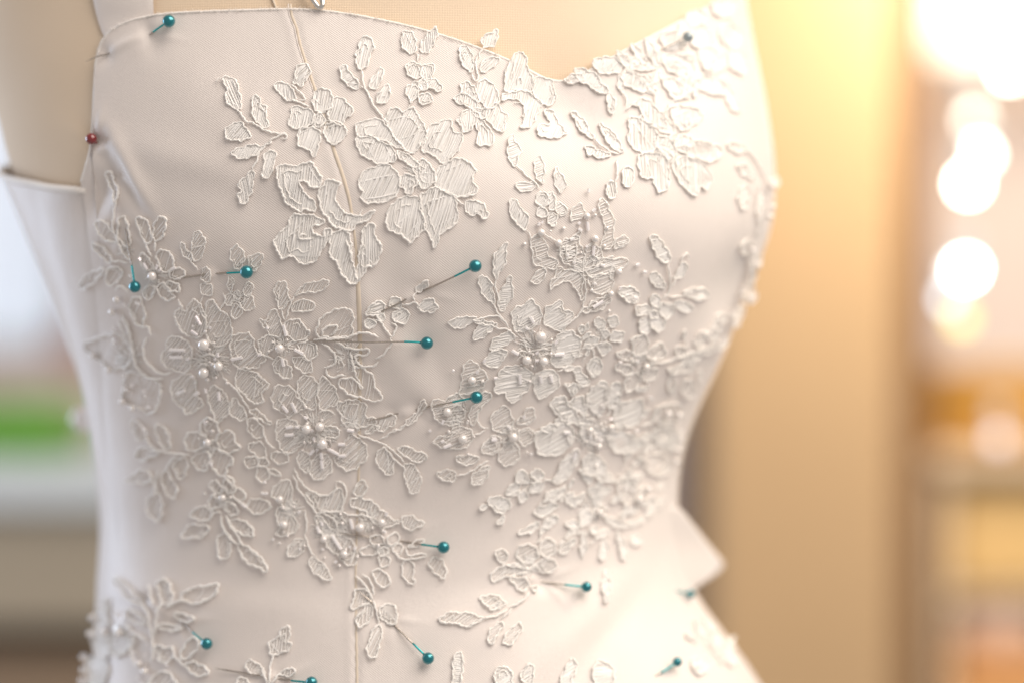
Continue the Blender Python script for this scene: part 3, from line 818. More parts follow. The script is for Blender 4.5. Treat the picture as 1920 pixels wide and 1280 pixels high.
A('open lace flower crowded with three pearls and clear bugle beads, nearest the side', 'm', 55, .42, '''
o 388,643,11
o 414,683,9
o 387,696,10
p 331,588 338,578 350,582 356,572 366,560 376,568 384,585 386,605 384,625 370,632 352,628 340,615 332,600
p 388,570 398,562 410,575 422,585 432,598 436,615 434,630 425,645 408,648 395,640 388,620
p 436,630 450,626 468,623 476,638 480,652 492,665 500,670 492,680 482,688 465,688 450,690 440,680 434,660
p 448,692 465,692 480,698 495,708 504,718 500,728 492,735 494,750 482,756 470,748 455,735 442,715
s 418,706 430,715 445,730 458,748 468,765
p 393,730 404,722 415,728 425,740 432,755 428,775 418,785 410,790 402,775 395,758 390,742
p 432,770 440,780 452,787 462,780 460,765 450,755 438,745
p 325,740 324,725 328,712 338,705 350,700 362,702 368,715 370,735 382,755 375,765 365,770 352,774 345,765 335,756
p 306,676 305,665 312,655 315,640 322,632 338,630 352,640 362,655 360,672 358,688 350,695 335,696 322,690 312,684
s 370,660 380,666 396,662 406,668 404,680
s 372,690 380,680 396,684
b 370,591 379,608
b 362,619 373,627
b 322,654 350,655
b 322,668 345,668
b 436,672 456,668
b 337,737 350,729
b 368,738 376,733
b 412,732 414,748
''')
A('lace flower with a single pearl and gold glinting bead below a two leaf sprig', 'm', 70, .40, '''
l 520,530 527,526 536,530 541,545 542,560 536,575 528,580 520,565 516,548
l 555,552 562,540 575,532 590,528 608,524 617,528 612,540 600,545 580,548 565,550
l 548,575 555,565 570,562 585,564 592,572 580,582 562,584 550,582
s 528,580 532,592 535,600
s 552,556 543,575 538,598
o 527,650,9
p 488,600 500,598 508,582 518,582 525,595 530,615 525,630 510,628 498,615
p 535,605 548,598 562,600 572,612 580,620 576,632 562,638 548,635 538,622
p 485,640 495,632 508,628 516,640 512,652 500,665 490,660
p 515,672 525,668 540,680 548,690 546,705 535,708 522,700 514,688
p 550,670 562,668 575,672 585,680 584,695 572,698 560,688 550,680
p 560,645 575,638 588,642 596,655 592,668 578,672 565,662
s 490,662 505,668 516,672
b 553,654 570,662
b 533,608 538,628
b 530,670 533,684
''')
A('scrolled outline lace under the long horizontal teal pin', 'o', 65, .50, '''
l 595,625 597,605 605,595 620,583 640,578 655,577 662,590 662,610 660,628 648,632 635,630 612,632
s 605,630 605,620 615,612 628,608 633,612 628,620 622,628
s 585,637 600,634 625,634 650,632 680,622 695,625 710,632
s 630,640 650,650 670,654 688,652 692,658 685,665 670,664 665,668 672,680 685,686 700,684 710,676
s 705,670 720,662 728,650 734,640 732,632
s 605,642 615,648 625,660 631,672 625,682 612,686 608,686
s 612,688 615,700 625,706 640,702 650,702
s 658,658 661,675 663,690 660,695
l 638,722 637,712 648,706 660,708 672,718 680,725 676,715 668,705 662,690 668,688 685,690 698,702 702,715 708,730 716,742 712,750 700,750 685,746 665,740 650,735
''')
A('puckered small lace flower with two frilly leaves skewered by a slanting teal pin', 'd', 30, .42, '''
p 688,590 695,570 712,565 722,572 720,585 705,590
p 728,570 738,556 750,560 755,570 745,578
p 740,585 755,578 766,585 765,600 755,606 740,602 735,595
p 684,608 688,598 700,600 706,605 698,614 688,614
s 700,600 708,600 716,606 725,620 735,632
s 734,604 742,612 738,625 734,634
p 707,592 716,588 722,596 714,602
s 755,570 768,568 778,566 788,574
l 785,575 795,563 810,560 818,568 822,575 812,584 800,585 790,582
l 778,545 785,535 798,525 803,524 804,532 795,540 785,548
s 778,566 775,556 780,548
''')
A('full beaded lace flower with three pearls and a branch of ribbed leaves, at the seam', 'm', 55, .36, '''
o 577,801,9.5
o 601,797,9
o 606,829,10
p 508,742 516,732 518,722 530,720 545,724 555,735 565,750 570,765 558,772 540,778 525,770 515,760
p 560,738 558,722 563,708 572,701 585,705 595,715 600,725 592,745 595,760 582,766 570,756
p 598,715 608,705 615,710 625,722 632,735 635,748 628,758 612,765 602,765 597,745
p 632,756 645,750 665,748 680,752 688,762 684,772 690,780 705,784 700,795 685,798 668,800 648,796 640,780
p 655,815 668,818 680,825 688,842 688,860 678,865 672,875 655,880 640,875 628,860 640,840
p 590,855 605,850 620,858 622,875 615,890 602,898 590,895 580,885 585,870
p 560,848 572,845 582,855 580,870 575,885 566,878 558,862
p 518,810 520,792 530,784 545,784 560,795 572,810 570,825 560,838 545,848 530,845 524,830
s 596,775 606,768 620,770 630,775
s 612,800 622,796 632,800 636,810 630,820 615,815
s 575,820 582,828 590,825
b 635,831 648,831
b 617,840 635,850
b 636,853 649,852
b 602,846 604,858
b 603,860 605,876
b 582,850 590,841
b 531,758 541,770
b 548,752 556,770
b 538,800 550,798
b 536,814 552,813
b 652,804 664,806
s 670,812 700,824 715,828 730,838 745,850 758,866
l 684,812 692,803 706,796 712,800 700,808
l 708,800 714,785 725,778 738,775 745,780 740,792 728,802 716,808
l 738,806 750,800 757,795 765,785 775,775 785,765 790,750 798,748 800,756 792,768 785,780 775,790 762,796 750,804
s 712,822 725,815 738,806
l 706,850 712,842 722,838 732,848 738,862 738,875 735,888 722,886 712,875 706,862
l 745,840 755,836 770,838 785,845 800,852 798,860 785,864 772,862 758,852
l 757,872 768,868 780,875 788,890 788,910 782,922 772,922 764,912 760,895
s 722,836 735,855 750,868 758,876
''')
A('little lace pansy with two leaves tucked between beaded flowers', 'o', 60, .42, '''
l 466,785 475,782 488,790 495,802 492,815 484,822 475,815 466,802
l 470,768 482,765 495,778 508,790 506,795 495,788 480,780
s 495,802 496,815 505,830 518,838
p 466,835 475,828 490,828 498,838 500,852 488,858 475,848
p 458,862 465,856 478,855 486,862 482,872 470,876 460,870
p 482,880 488,872 500,875 505,885 502,898 492,903 484,895
l 506,880 515,878 528,888 522,890 510,888
p 488,860 498,856 505,866 498,874 488,872
p 510,850 525,845 540,850 542,862 530,868 515,865
''')
A('open lace flower with one pearl and a fan of looped leaves near the side edge', 'o', 60, .55, '''
o 393,827,8
l 250,795 255,784 265,792 275,805 278,818 272,825 262,822 254,810
s 276,815 282,830 295,840 310,845 330,848 345,850 360,850
l 295,798 303,794 315,805 320,820 322,838 312,838 302,828 296,812
l 256,852 262,840 275,838 290,842 300,848 285,855 275,862 262,860
l 328,872 332,862 345,855 352,862 354,876 346,892 340,896 332,888
l 305,890 312,880 322,892 330,905 334,922 330,932 320,928 310,915
s 312,882 322,864 335,853
l 242,900 252,888 268,880 284,884 288,895 275,903 258,904
s 284,884 290,905 296,930
s 300,880 296,900 296,920
l 278,938 288,925 298,920 306,935 307,955 302,972 295,975 284,965 277,950
p 378,800 384,785 395,782 408,790 412,805 408,820 395,825 385,815
p 352,815 360,808 375,810 388,820 385,835 370,842 355,842 350,830
p 410,815 420,808 435,806 442,815 444,830 452,838 440,845 425,848 412,838
p 362,860 370,850 385,845 395,852 395,868 385,880 370,876
p 398,858 402,845 412,840 425,848 435,855 440,868 430,870 425,885 418,892 408,884 400,872
s 418,892 425,893 436,905 440,915
''')
A('open lace flower with one pearl above six looped leaves on bare satin', 'o', 60, .55, '''
o 421,931,7
p 396,905 403,898 412,903 418,915 414,925 405,922 398,914
p 420,905 428,892 438,895 442,910 440,920 428,922
p 440,920 450,914 460,920 461,932 448,938 440,932
p 394,945 396,932 404,926 412,935 418,945 405,952 397,952
p 424,942 435,940 446,952 445,962 435,966 425,955
l 360,965 365,955 378,948 392,952 402,962 392,972 380,975 368,970
l 345,1000 350,990 362,982 378,982 394,988 390,998 378,1006 362,1008 348,1007
l 430,975 445,973 460,976 472,988 478,1003 465,1003 450,998 438,988
l 410,1010 418,998 428,1000 436,1015 432,1035 428,1045 418,1048 412,1038 409,1022
l 448,1018 462,1022 480,1035 495,1050 504,1065 500,1070 485,1062 468,1055 456,1042
s 415,965 420,985 428,1000 438,1012 448,1020
s 425,965 435,985 448,1005 458,1022
s 402,962 412,958 418,962
l 465,948 472,935 485,933 500,938 510,948 500,957 485,962 472,960
s 445,935 455,942 465,945
''')
A('trailing lace blossom with six pearls spreading under the waist of the seam', 'm', 62, .40, '''
o 527,934,7.5
o 534,982,8
o 608,1010,7
o 647,1038,8
o 677,987,9
o 716,978,8
s 550,888 556,900 560,915 570,928 580,942 590,955 594,962
s 553,875 560,893 568,905 578,915 590,922 605,927 620,924 630,915 631,905
s 630,902 640,903 650,915 650,925 644,945 641,958
p 512,930 514,912 525,903 540,898 548,905 548,925 546,945 548,965 540,960 530,945
p 518,955 530,950 545,955 550,968 562,985 548,998 530,1004 520,1000 524,985
p 594,962 585,940 575,925 590,924 606,929 622,926 634,914 644,925 642,945 640,957 620,957 605,957
p 660,935 675,932 695,938 710,948 715,956 728,965 740,975 748,978 735,985 715,988 700,978 690,965 680,955 665,950 655,945
s 640,958 655,963 668,965 685,965 696,970 698,978
s 594,962 610,958 625,958 640,958
s 605,962 615,965 630,975 632,990 635,998
p 592,965 602,968 612,980 625,992 632,1000 620,1005 605,1000 596,985
p 610,1015 620,1030 632,1040 645,1052 655,1060 665,1058 670,1045 668,1025 655,1010 640,1002 625,1003
s 572,955 576,980 572,1000
l 540,1030 545,1020 558,1010 568,1010 572,1020 566,1035 552,1044 542,1040
s 572,1000 576,1015 582,1030 592,1042
l 580,1050 590,1045 605,1055 615,1068 622,1082 612,1087 600,1080 585,1068
l 663,915 672,903 685,900 688,912 682,926 672,930 664,922
l 752,975 762,966 776,966 785,975 796,980 785,988 770,992 758,988
s 740,972 750,975
b 623,1003 640,1029
b 595,985 600,998
b 657,972 661,990
''')
A('frilly lace flower at the tip of a low teal pin, with drooping leaves', 'o', 60, .44, '''
p 695,1010 703,1002 716,1005 720,1015 710,1020 698,1018
p 728,1006 738,998 747,1002 745,1014 735,1020 726,1016
p 738,1022 750,1018 755,1028 750,1038 738,1034
p 675,1032 690,1022 703,1025 708,1035 700,1040 685,1040
p 710,1045 722,1042 732,1048 728,1058 715,1062
p 710,1030 720,1024 728,1030 724,1040 714,1040
l 700,1072 708,1066 720,1070 728,1082 732,1092 725,1100 712,1096 702,1086
s 740,1038 752,1046 765,1048 785,1045 800,1042
s 762,1025 764,1038 775,1040 790,1037 802,1041
l 768,1025 776,1015 788,1010 794,1014 786,1022
l 754,1055 765,1050 775,1056 777,1068 772,1082 778,1090 772,1096 762,1088 755,1075
l 803,1055 815,1045 828,1048 834,1062 836,1078 830,1084 818,1075 808,1066
''')
A('hanging lace leaf tassel lying beside the lower seam, pierced by a diagonal pin', 'm', 70, .46, '''
s 667,1078 680,1090 686,1100 695,1115 700,1125
s 680,1075 692,1085 698,1100 702,1115
l 663,1120 668,1105 680,1103 692,1110 698,1122 690,1130 678,1135 668,1142 658,1138 660,1128
l 668,1160 676,1150 690,1132 700,1142 694,1160 682,1172 674,1176
s 700,1125 706,1145 710,1168
l 712,1140 722,1132 738,1135 746,1148 745,1162 735,1172 722,1165 714,1155
l 700,1180 712,1170 716,1185 714,1200 710,1215 703,1232 693,1232 688,1218 693,1198
''')
A('large lace spray with looped leaves in the bottom corner, under a teal pin', 'o', 60, .62, '''
l 220,1085 228,1085 242,1098 258,1115 268,1130 255,1130 240,1118 228,1103
l 298,1095 305,1085 318,1092 325,1110 324,1128 312,1132 302,1120
s 283,1095 285,1115 288,1135
p 342,1118 355,1105 372,1100 392,1098 410,1095 410,1110 395,1120 378,1130 358,1130 345,1125
l 330,1150 345,1148 360,1155 366,1160 350,1165 335,1160
l 240,1150 248,1142 260,1148 270,1158 275,1170 262,1168 248,1162
s 268,1130 280,1150 286,1180 290,1210 288,1240
s 312,1132 300,1140 298,1155 295,1175 292,1190
s 345,1125 328,1130 312,1140
l 300,1175 312,1168 330,1172 345,1178 330,1182 312,1180
p 295,1210 308,1212 325,1215 328,1230 315,1240 300,1235
p 340,1225 355,1200 370,1195 375,1210 365,1225 350,1235
l 350,1248 365,1240 382,1248 394,1258 388,1266 372,1265 358,1258
s 328,1228 340,1240 352,1248
s 248,1180 255,1200 250,1220 258,1245 270,1255
p 285,1285 300,1260 320,1262 335,1285
s 240,1165 246,1178 262,1190 280,1200
o 266,1243,6
o 278,1258,7
''')
A('bluish beaded lace fringe sticking out from the side edge at the bottom', 'd', 60, .50, '''
p 180,1150 195,1140 205,1155 200,1180 185,1185
p 178,1195 200,1190 210,1210 200,1235 182,1230
p 165,1240 185,1232 205,1245 200,1275 175,1285
l 195,1130 203,1122 208,1140 200,1150
p 205,1195 222,1180 240,1185 248,1200 240,1220 222,1230 208,1220
s 200,1150 215,1172 235,1172 250,1180
o 203,1184,8
o 230,1185,8
o 181,1158,8
o 178,1188,8
o 162,1235,8
o 165,1256,8
o 160,1278,8
''')
A('forked lace sprig rising from the bottom edge, threaded by a horizontal pin', 'm', 70, .50, '''
l 508,1225 507,1205 520,1195 530,1180 540,1172 545,1180 542,1200 548,1207 540,1218 525,1225
s 515,1226 508,1250 505,1292
l 463,1250 468,1237 480,1240 492,1252 498,1265 485,1265 470,1260
s 492,1255 500,1272 503,1290
l 525,1262 535,1255 548,1252 553,1260 540,1268
l 445,1292 450,1270 462,1272 470,1292
s 525,1262 515,1272 508,1285
''')
A('wide outline lace flower overhanging the side edge with a rim of small pearls', 'o', 60, .52, '''
s 220,545 225,536 238,540 246,548
l 250,560 262,556 270,565 274,585 272,605 265,612 258,605 254,590 246,578
s 245,578 252,592 258,608 268,612 280,612 286,628
s 278,632 272,650 275,670 285,685 298,695 315,700 325,697
s 240,600 246,625 250,650 255,670 262,690 275,702 290,708 310,708
s 225,600 235,625 245,645 250,660
s 232,590 240,615 248,640
p 163,645 172,636 190,632 205,626 222,625 235,635 245,650 248,670 240,685 225,690 210,690 195,680 180,668 168,660
p 235,715 245,695 258,698 275,705 295,712 304,722 302,745 298,762 288,772 278,774 265,762 250,760 238,755 232,740
o 225,560,7
o 216,583,7
o 181,664,7
o 209,692,6
o 235,751,7
o 254,763,6
''')
A('pearl set lace shell and star flower just right of the pin pierced seam fold', 'm', 25, .36, '''
p 862,735 864,715 868,695 870,680 880,674 892,680 905,692 912,705 908,722 895,730 880,738 868,738
o 884,710,8
o 838,770,8.5
o 866,820,9
p 808,760 812,750 822,745 832,750 845,742 858,735 866,745 870,758 872,770 865,785 855,795 838,795 825,792 816,780
s 845,765 855,758 864,762 872,770
p 880,770 890,755 905,735 918,735 918,748 905,758 898,770 892,782 888,795 880,790
s 895,770 895,790 905,800 915,800
p 812,828 822,818 838,812 850,802 862,798 878,802 885,812 885,825 875,835 860,840 845,840 828,836
s 885,812 895,812 910,805
o 960,816,9
p 920,780 930,770 938,762 947,760 955,770 962,785 958,800 948,808 935,808 922,800
p 968,790 980,775 990,762 1002,768 998,785 985,795
p 970,812 985,802 998,805 1000,820 990,832 978,832
p 935,845 948,828 962,825 970,835 972,855 965,865 945,872 935,862
p 902,838 912,825 928,815 938,822 932,840 925,850 908,848
b 920,823 930,822
b 832,836 846,831
l 855,855 868,852 885,853 898,858 890,866 875,870 860,865
l 820,885 832,880 848,880 855,888 848,900 835,900 825,895
s 855,888 870,888 885,880 900,870 915,862
l 885,905 884,892 895,880 910,872 918,876 912,892 900,905 890,908
''')

# ---------------------------------------------------------------- lace builders
def more(key, txt):
    for q in LACE:
        if key in q[0]: q[4].extend(ln.strip() for ln in txt.strip().splitlines()); return
    raise KeyError(key)
for key, hearts in {'crowded with three pearls': ['395,672,44'], 'branch of ribbed leaves': ['592,806,46', '660,790,22'], 'five leaf sprig': ['1003,652,42'], 'wide eight petal': ['1112,812,40', '1105,765,22'],
        'gold glinting bead': ['532,648,26'], 'winged lace blossom': ['1092,505,26', '1060,470,20'], 'trailing lace blossom': ['622,988,42', '548,955,24', '690,975,24'], 'shell and star': ['955,815,24', '852,775,28'],
        'fan of looped': ['396,832,22'], 'six looped': ['422,932,20'], 'long stem running': ['1204,680,24', '1290,670,22'], 'far side of the ribcage': ['1246,818,40', '1180,900,24'], 'steep teal pin': ['295,515,26', '235,470,18'],
        'rim of small pearls': ['242,665,34'], 'largest solid': ['785,328,30'], 'five petal flower crosses': ['600,224,18'], 'ribbed six petal': ['902,210,18'], 'small four petal': ['792,162,14'], 'pale full lace': ['1248,272,32'],
        'small flower on the plain side': ['1226,586,16'], 'soft lace flower': ['985,1060,26'], 'tiny five petal': ['1130,626,16'], 'clover shaped': ['447,556,14'], 'tangled leafy': ['992,908,18', '1110,950,30'], 'frilly lace flower': ['722,1028,16'],
        'under the long horizontal': ['650,668,34']}.items():
    more(key, '\n'.join('f ' + h for h in hearts))
def scatter(key, cx, cy, rx, ry, n, ang, s0, s1, ok=lambda x, y: True):
    R2 = random.Random(n * 7 + int(cx)); out = []; tries = 0
    while len(out) < n and tries < 900:
        tries += 1; x, y = cx + R2.uniform(-1, 1) * rx, cy + R2.uniform(-1, 1) * ry
        if ((x - cx) / rx) ** 2 + ((y - cy) / ry) ** 2 > 1 or not ok(x, y): continue
        L = R2.uniform(s0, s1); w = L * R2.uniform(.28, .45); a = math.radians(-ang + R2.gauss(0, 32)); c, s_ = math.cos(a), math.sin(a); pts = []
        for t, e in ((0, 0), (.25, .8), (.55, 1), (.85, .55), (1, 0), (.82, -.6), (.5, -1), (.2, -.7)):
            u, v = (t - .5) * L, e * w * .5 * R2.uniform(.8, 1.2); pts.append('%.0f,%.0f' % (x + u * c - v * s_, y + u * s_ + v * c))
        out.append('l ' + ' '.join(pts))
        if R2.random() < .5: out.append('s %.0f,%.0f %.0f,%.0f %.0f,%.0f' % (x - L * .5 * c, y - L * .5 * s_, x - L * .8 * c + 3, y - L * .8 * s_, x - L * 1.1 * c, y - L * 1.1 * s_ + 4))
    more(key, '\n'.join(out))
neck_y = lambda x: np.interp(x, neck[:, 0], neck[:, 1])
scatter('wide eight petal', 1130, 800, 105, 105, 26, 30, 16, 30)
scatter('tangled leafy', 1070, 945, 150, 62, 34, 35, 16, 30)
scatter('far side of the ribcage', 1215, 860, 45, 100, 16, 40, 16, 28)
scatter('ruffled lace band', 1250, 105, 150, 95, 30, 55, 20, 36, lambda x, y: y > neck_y(x) + 10)
scatter('long stem running', 1290, 650, 80, 60, 14, 40, 16, 28)
scatter('tiny five petal', 1110, 660, 50, 60, 10, 40, 14, 22)
scatter('pale full lace', 1250, 240, 110, 60, 12, 70, 20, 34)
scatter('winged lace blossom', 1100, 500, 60, 70, 8, 35, 16, 26)
scatter('flaring edge', 1320, 1210, 70, 60, 8, 40, 18, 28)
def hatch(poly, ang, sp, jit, shrink):
    """parallel stitch segments clipped to a polygon (photo pixels)."""
    a = math.radians(-ang); u = np.array([math.cos(a), math.sin(a)]); w = np.array([-u[1], u[0]])
    c = poly.mean(0); q = c + (poly - c) * shrink
    t = q @ w; s = q @ u; t2 = np.roll(t, -1); s2 = np.roll(s, -1); segs = []
    y = t.min() + sp * random.uniform(.2, .8)
    while y < t.max():
        m = (t <= y) != (t2 <= y)
        if m.any():
            xs = np.sort(s[m] + (y - t[m]) / (t2[m] - t[m]) * (s2[m] - s[m]))
            for i in range(0, len(xs) - 1, 2):
                if xs[i + 1] - xs[i] > 4:
                    dy0, dy1 = random.uniform(-jit, jit), random.uniform(-jit, jit)
                    segs.append((u * xs[i] + w * (y + dy0), u * xs[i + 1] + w * (y + dy1)))
        y += sp * random.uniform(.75, 1.3)
    return segs
STY = {'d': (3.5, 1.5, .28, 'net_d', 0.97), 'm': (5.6, 2.0, .23, 'net_m', 0.93), 'o': (10.0, 2.2, .17, 'net_o', 0.9)}
ptsof = lambda s: np.array([[float(k) for k in q.split(',')[:2]] for q in s.split()])
_pearl = None
def pearl_mesh():
    global _pearl
    if _pearl is None:
        v, f = uvsphere((0, 0, 0), 1.0, 24, 14); _pearl = mesh('pearl', v, f); _pearl.materials.append(M['pearl'])
    return _pearl
size0 = lambda P: np.ptp(P, axis=0).max()
def wob(P, amp, closed):
    """uneven hand-guided edge: sums of random sines along the length."""
    n = len(P); t = np.arange(n) / n * 2 * math.pi; off = np.zeros(n); Lp = np.linalg.norm(np.diff(P, axis=0), axis=1).sum()
    for per, am in ((34, 1.1), (17, 1.1), (9, .6), (5, .25)):
        k = max(1, round(Lp / per)); off += am * np.sin(k * t + random.uniform(0, 6.28)) * random.uniform(.5, 1.2)
    T = np.roll(P, -1, 0) - np.roll(P, 1, 0) if closed else np.gradient(P, axis=0)
    T /= np.linalg.norm(T, axis=1, keepdims=True) + 1e-9
    return P + np.stack([-T[:, 1], T[:, 0]], 1) * (off * amp)[:, None]
nA = 0
for label, style, ang, rad, pieces in LACE:
    allp = np.concatenate([ptsof(p[2:]) for p in pieces]); cen = allp.mean(0)
    P0, _ = S([cen], 0.0); org = P0[0]
    root = empty('lace_applique', tuple(org), label, 'lace applique', 'lace appliques pinned over the bodice')
    ph = [random.uniform(0, 6.28) for _ in range(4)]
    ext = np.ptp(allp, axis=0).max() / 2
    far = 1.0 if cen[0] < 1080 else 0.6
    def hgt(xy):
        h = 0.28 + 0.18 * np.sin(xy[:, 0] / 23 + ph[0]) * np.sin(xy[:, 1] / 19 + ph[1]) + 0.16 * np.sin(xy[:, 0] / 9 + xy[:, 1] / 14 + ph[2])
        r = np.linalg.norm(xy - cen, axis=1) / max(ext, 30)
        return np.maximum(h + 0.22 * np.clip(r, 0, 1.3) ** 2, 0.18) * 1e-3
    sp, jit, tr, net, shr = STY[style]
    for p in pieces:
        kind, dat = p[0], p[2:]
        if kind in 'pl':
            raw = ptsof(dat); out = catmull(raw, True, 1.7); out = wob(out, 1.0 if size0(raw) > 22 else 0.65, True)
            pc = out.mean(0); size = np.ptp(out, axis=0).max()
            dirv = pc - cen; dl = np.linalg.norm(dirv); dirv = dirv / dl if dl > 1 else np.array([0, -1.])
            tilt = random.uniform(0.0, 0.45) * (1.3 if kind == 'l' else 1.0) * 1e-3
            hp = lambda xy: np.maximum(hgt(xy) + tilt * ((xy - pc) @ dirv) / max(size, 10), 0.15e-3)
            nm = 'petal' if kind == 'p' else 'leaf'
            # net ground
            sub = out[::3]; Pn_, Nn_ = S(sub, hp(sub))
            tris = tessellate_polygon([[Vector((q[0], -q[1], 0)) for q in sub]])
            VV = [Pn_]; FF = [tuple(t) for t in tris]; MI = [0] * len(FF); off = len(Pn_)
            # stitches
            a2 = ang + random.uniform(-14, 14)
            if style == 'd' and kind == 'l': a2 = ang + random.uniform(-35, 35)
            for q0, q1 in hatch(out, a2, sp if kind == 'p' else sp * .9, jit, shr) + hatch(out, a2 + random.choice((-1, 1)) * random.uniform(14, 46), sp * random.uniform(7, 14), jit * 4, shr * .95):
                if style == 'o' and random.random() < .35: continue
                L = np.linalg.norm(q1 - q0); k = max(4, int(L / 4)); t = np.linspace(0, 1, k)
                bow = np.sin(t * math.pi + random.uniform(-.3, .3)) * random.uniform(-1, 1) * min(2.5, L * .05)
                dv = (q1 - q0) / L; q = q0 + (q1 - q0) * t[:, None] + np.stack([-dv[1] * bow, dv[0] * bow], 1)
                P, N = S(q, hp(q) + tr * 1e-3 * (0.10 + 0.45 * np.sin(t * math.pi) ** .5) + (0.12e-3 if random.random() < .25 else 0))
                r = tr * 1e-3 * random.uniform(.6, 1.35) * (0.55 + 0.45 * np.sin(t * math.pi) ** .4)
                v, f = tube(P, r, N, 5, caps=False, flat=.38 if style == 'd' else .65); VV.append(v); FF += [tuple(i + off for i in ff) for ff in f]; MI += [1] * len(f); off += len(v)
            # inner stitched contour, as the guide cord doubles back inside a petal
            def add(tb, mi_):
                global off
                v, f = tb; VV.append(v); FF.extend(tuple(i + off for i in ff) for ff in f); MI.extend([mi_] * len(f)); off += len(v)
            if size > 24 and random.random() < (.75 if kind == 'p' else .35):
                n0 = random.randrange(len(out)); k = int(len(out) * random.uniform(.25, .5)); arc = np.roll(out, -n0, 0)[:k:2]
                tt = np.linspace(0, 1, len(arc)); sc = random.uniform(.55, .75) - .3 * np.abs(tt - .5) * random.uniform(0, 1.5)
                q = pc + (arc - pc) * sc[:, None]; q = wob(q, .5, False); P, N = S(q, hp(q) + 0.35e-3)
                add(tube(P, rad * .62e-3, N, 6, twist=2 * math.pi / 0.003, lobes=.2), 2)
            for q_ in range(int(len(out) / 9)):      # loose fibre ends along the cut edge
                i = random.randrange(len(out)); a = random.uniform(0, 6.28); L = random.uniform(2, 5.5)
                q = out[i] + np.array([[0, 0], [math.cos(a) * L * .5, math.sin(a) * L * .5], [math.cos(a + random.gauss(0, .5)) * L, math.sin(a) * L]])
                P, N = S(q, hp(q) + np.array([.3, .6, .7]) * 1e-3); add(tube(P, [6e-5, 5e-5, 3e-5], N, 3, caps=False), 2)
            me = mesh(nm, np.concatenate(VV), FF, mi=MI, origin=org)
            o = link(nm, me, [net, 'fill', 'cord'], root)
            rip = 0.22e-3 * np.sin(np.arange(len(out)) * 1.7 / random.uniform(3.0, 6.0) + ph[1])
            Pc, Nc = S(out, hp(out) + rad * .6e-3 + np.maximum(rip, -0.1e-3))
            rr = rad * 1e-3 * (1 + 0.16 * np.sin(np.arange(len(out)) * 0.8 + ph[3]) * rng.uniform(.3, 1, len(out)))
            rr = rr * (1 + 0.24 * np.sin(np.linspace(0, 2 * math.pi, len(out), endpoint=False) * random.randint(2, 4) + ph[2]) * np.sin(np.linspace(0, 2 * math.pi, len(out), endpoint=False) * random.randint(1, 3)))
            v, f = tube(Pc, rr, Nc, 7, closed=True, twist=2 * math.pi / 0.0030, lobes=.20, fuzz=.05)
            link('cord_outline', mesh('cord_outline', v, f, origin=org), 'cord', o)
        elif kind == 's':
            q = wob(catmull(ptsof(dat), False, 1.7), 0.6, False)
            P, N = S(q, hgt(q) + rad * 1.0e-3); tp = np.clip(np.minimum(np.arange(len(q)), np.arange(len(q))[::-1]) / 4.0, .45, 1)
            v1, f1 = tube(P, rad * 1.15e-3 * tp, N, 7, twist=2 * math.pi / 0.0030, lobes=.20, fuzz=.05)
            link('stem', mesh('stem', v1, f1, origin=org), 'cord', root)
        elif kind == 'f':       # heart of a flower: net ground, radiating stitches and loose loops of cord
            x, y, r = [float(k) for k in dat.split(',')]; c0 = np.array([x, y]); ta = np.linspace(0, 2 * math.pi, 25)[:-1]
            ring = c0 + np.stack([np.cos(ta), np.sin(ta)], 1) * (r * (.82 + .18 * np.sin(ta * 5 + ph[0])))[:, None]
            Pn_, Nn_ = S(np.vstack([c0, ring]), 0.16e-3); VV = [Pn_]; FF = [(0, 1 + k, 1 + (k + 1) % 24) for k in range(24)]; MI = [0] * 24; off = 25
            for k in range(int(r * 1.5)):
                a = random.uniform(0, 6.28); r0, r1 = random.uniform(.08, .4) * r, random.uniform(.6, 1.05) * r; q = np.linspace(r0, r1, 6)
                aa = a + np.linspace(0, random.gauss(0, .25), 6); q = c0 + np.stack([np.cos(aa), np.sin(aa)], 1) * q[:, None]
                P, N = S(q, hgt(q) * .7 + random.uniform(0, .3e-3)); v, f = tube(P, random.uniform(.1, .22) * 1e-3, N, 4, caps=False)
                VV.append(v); FF += [tuple(i + off for i in ff) for ff in f]; MI += [1] * len(f); off += len(v)
            for k in range(max(2, int(r / 8))):
                a = random.uniform(0, 6.28); d_ = random.uniform(.2, .7) * r; cc = c0 + np.array([math.cos(a), math.sin(a)]) * d_; t = np.linspace(0, random.uniform(2.5, 6), 16)
                e1, e2 = random.uniform(.14, .3) * r, random.uniform(.1, .2) * r; q = cc + np.stack([np.cos(t + a) * e1, np.sin(t + a * 1.3) * e2], 1)
                P, N = S(q, hgt(q) + 0.2e-3); v, f = tube(P, rad * .7e-3, N, 6, twist=2 * math.pi / .003, lobes=.2)
                VV.append(v); FF += [tuple(i + off for i in ff) for ff in f]; MI += [2] * len(f); off += len(v)
            link('flower_heart', mesh('flower_heart', np.concatenate(VV), FF, mi=MI, origin=org), [net if style != 'd' else 'net_m', 'fill', 'cord'], root)
        elif kind == 'o':
            x, y, r = [float(k) for k in dat.split(',')]; rr = r * KF
            P, N = S([(x, y)], hgt(np.array([[x, y]])) + rr * 0.9)
            o = bpy.data.objects.new('pearl', pearl_mesh()); COL.objects.link(o); o.parent = root
            o.location = Vector(P[0] - org); o.scale = (rr, rr, rr)
        elif kind == 'b':
            q = ptsof(dat); P, N = S(q, hgt(q) + 0.0009); t = np.linspace(0, 1, 6)[:, None]; path = P[0] + (P[1] - P[0]) * t
            v, f = tube(path, 0.0007, N[0], 6); link('bugle_bead', mesh('bugle_bead', v, f, smooth=False, origin=org), 'glass', root)
    pl = [[float(k) for k in q[2:].split(',')] for q in pieces if q[0] == 'o']
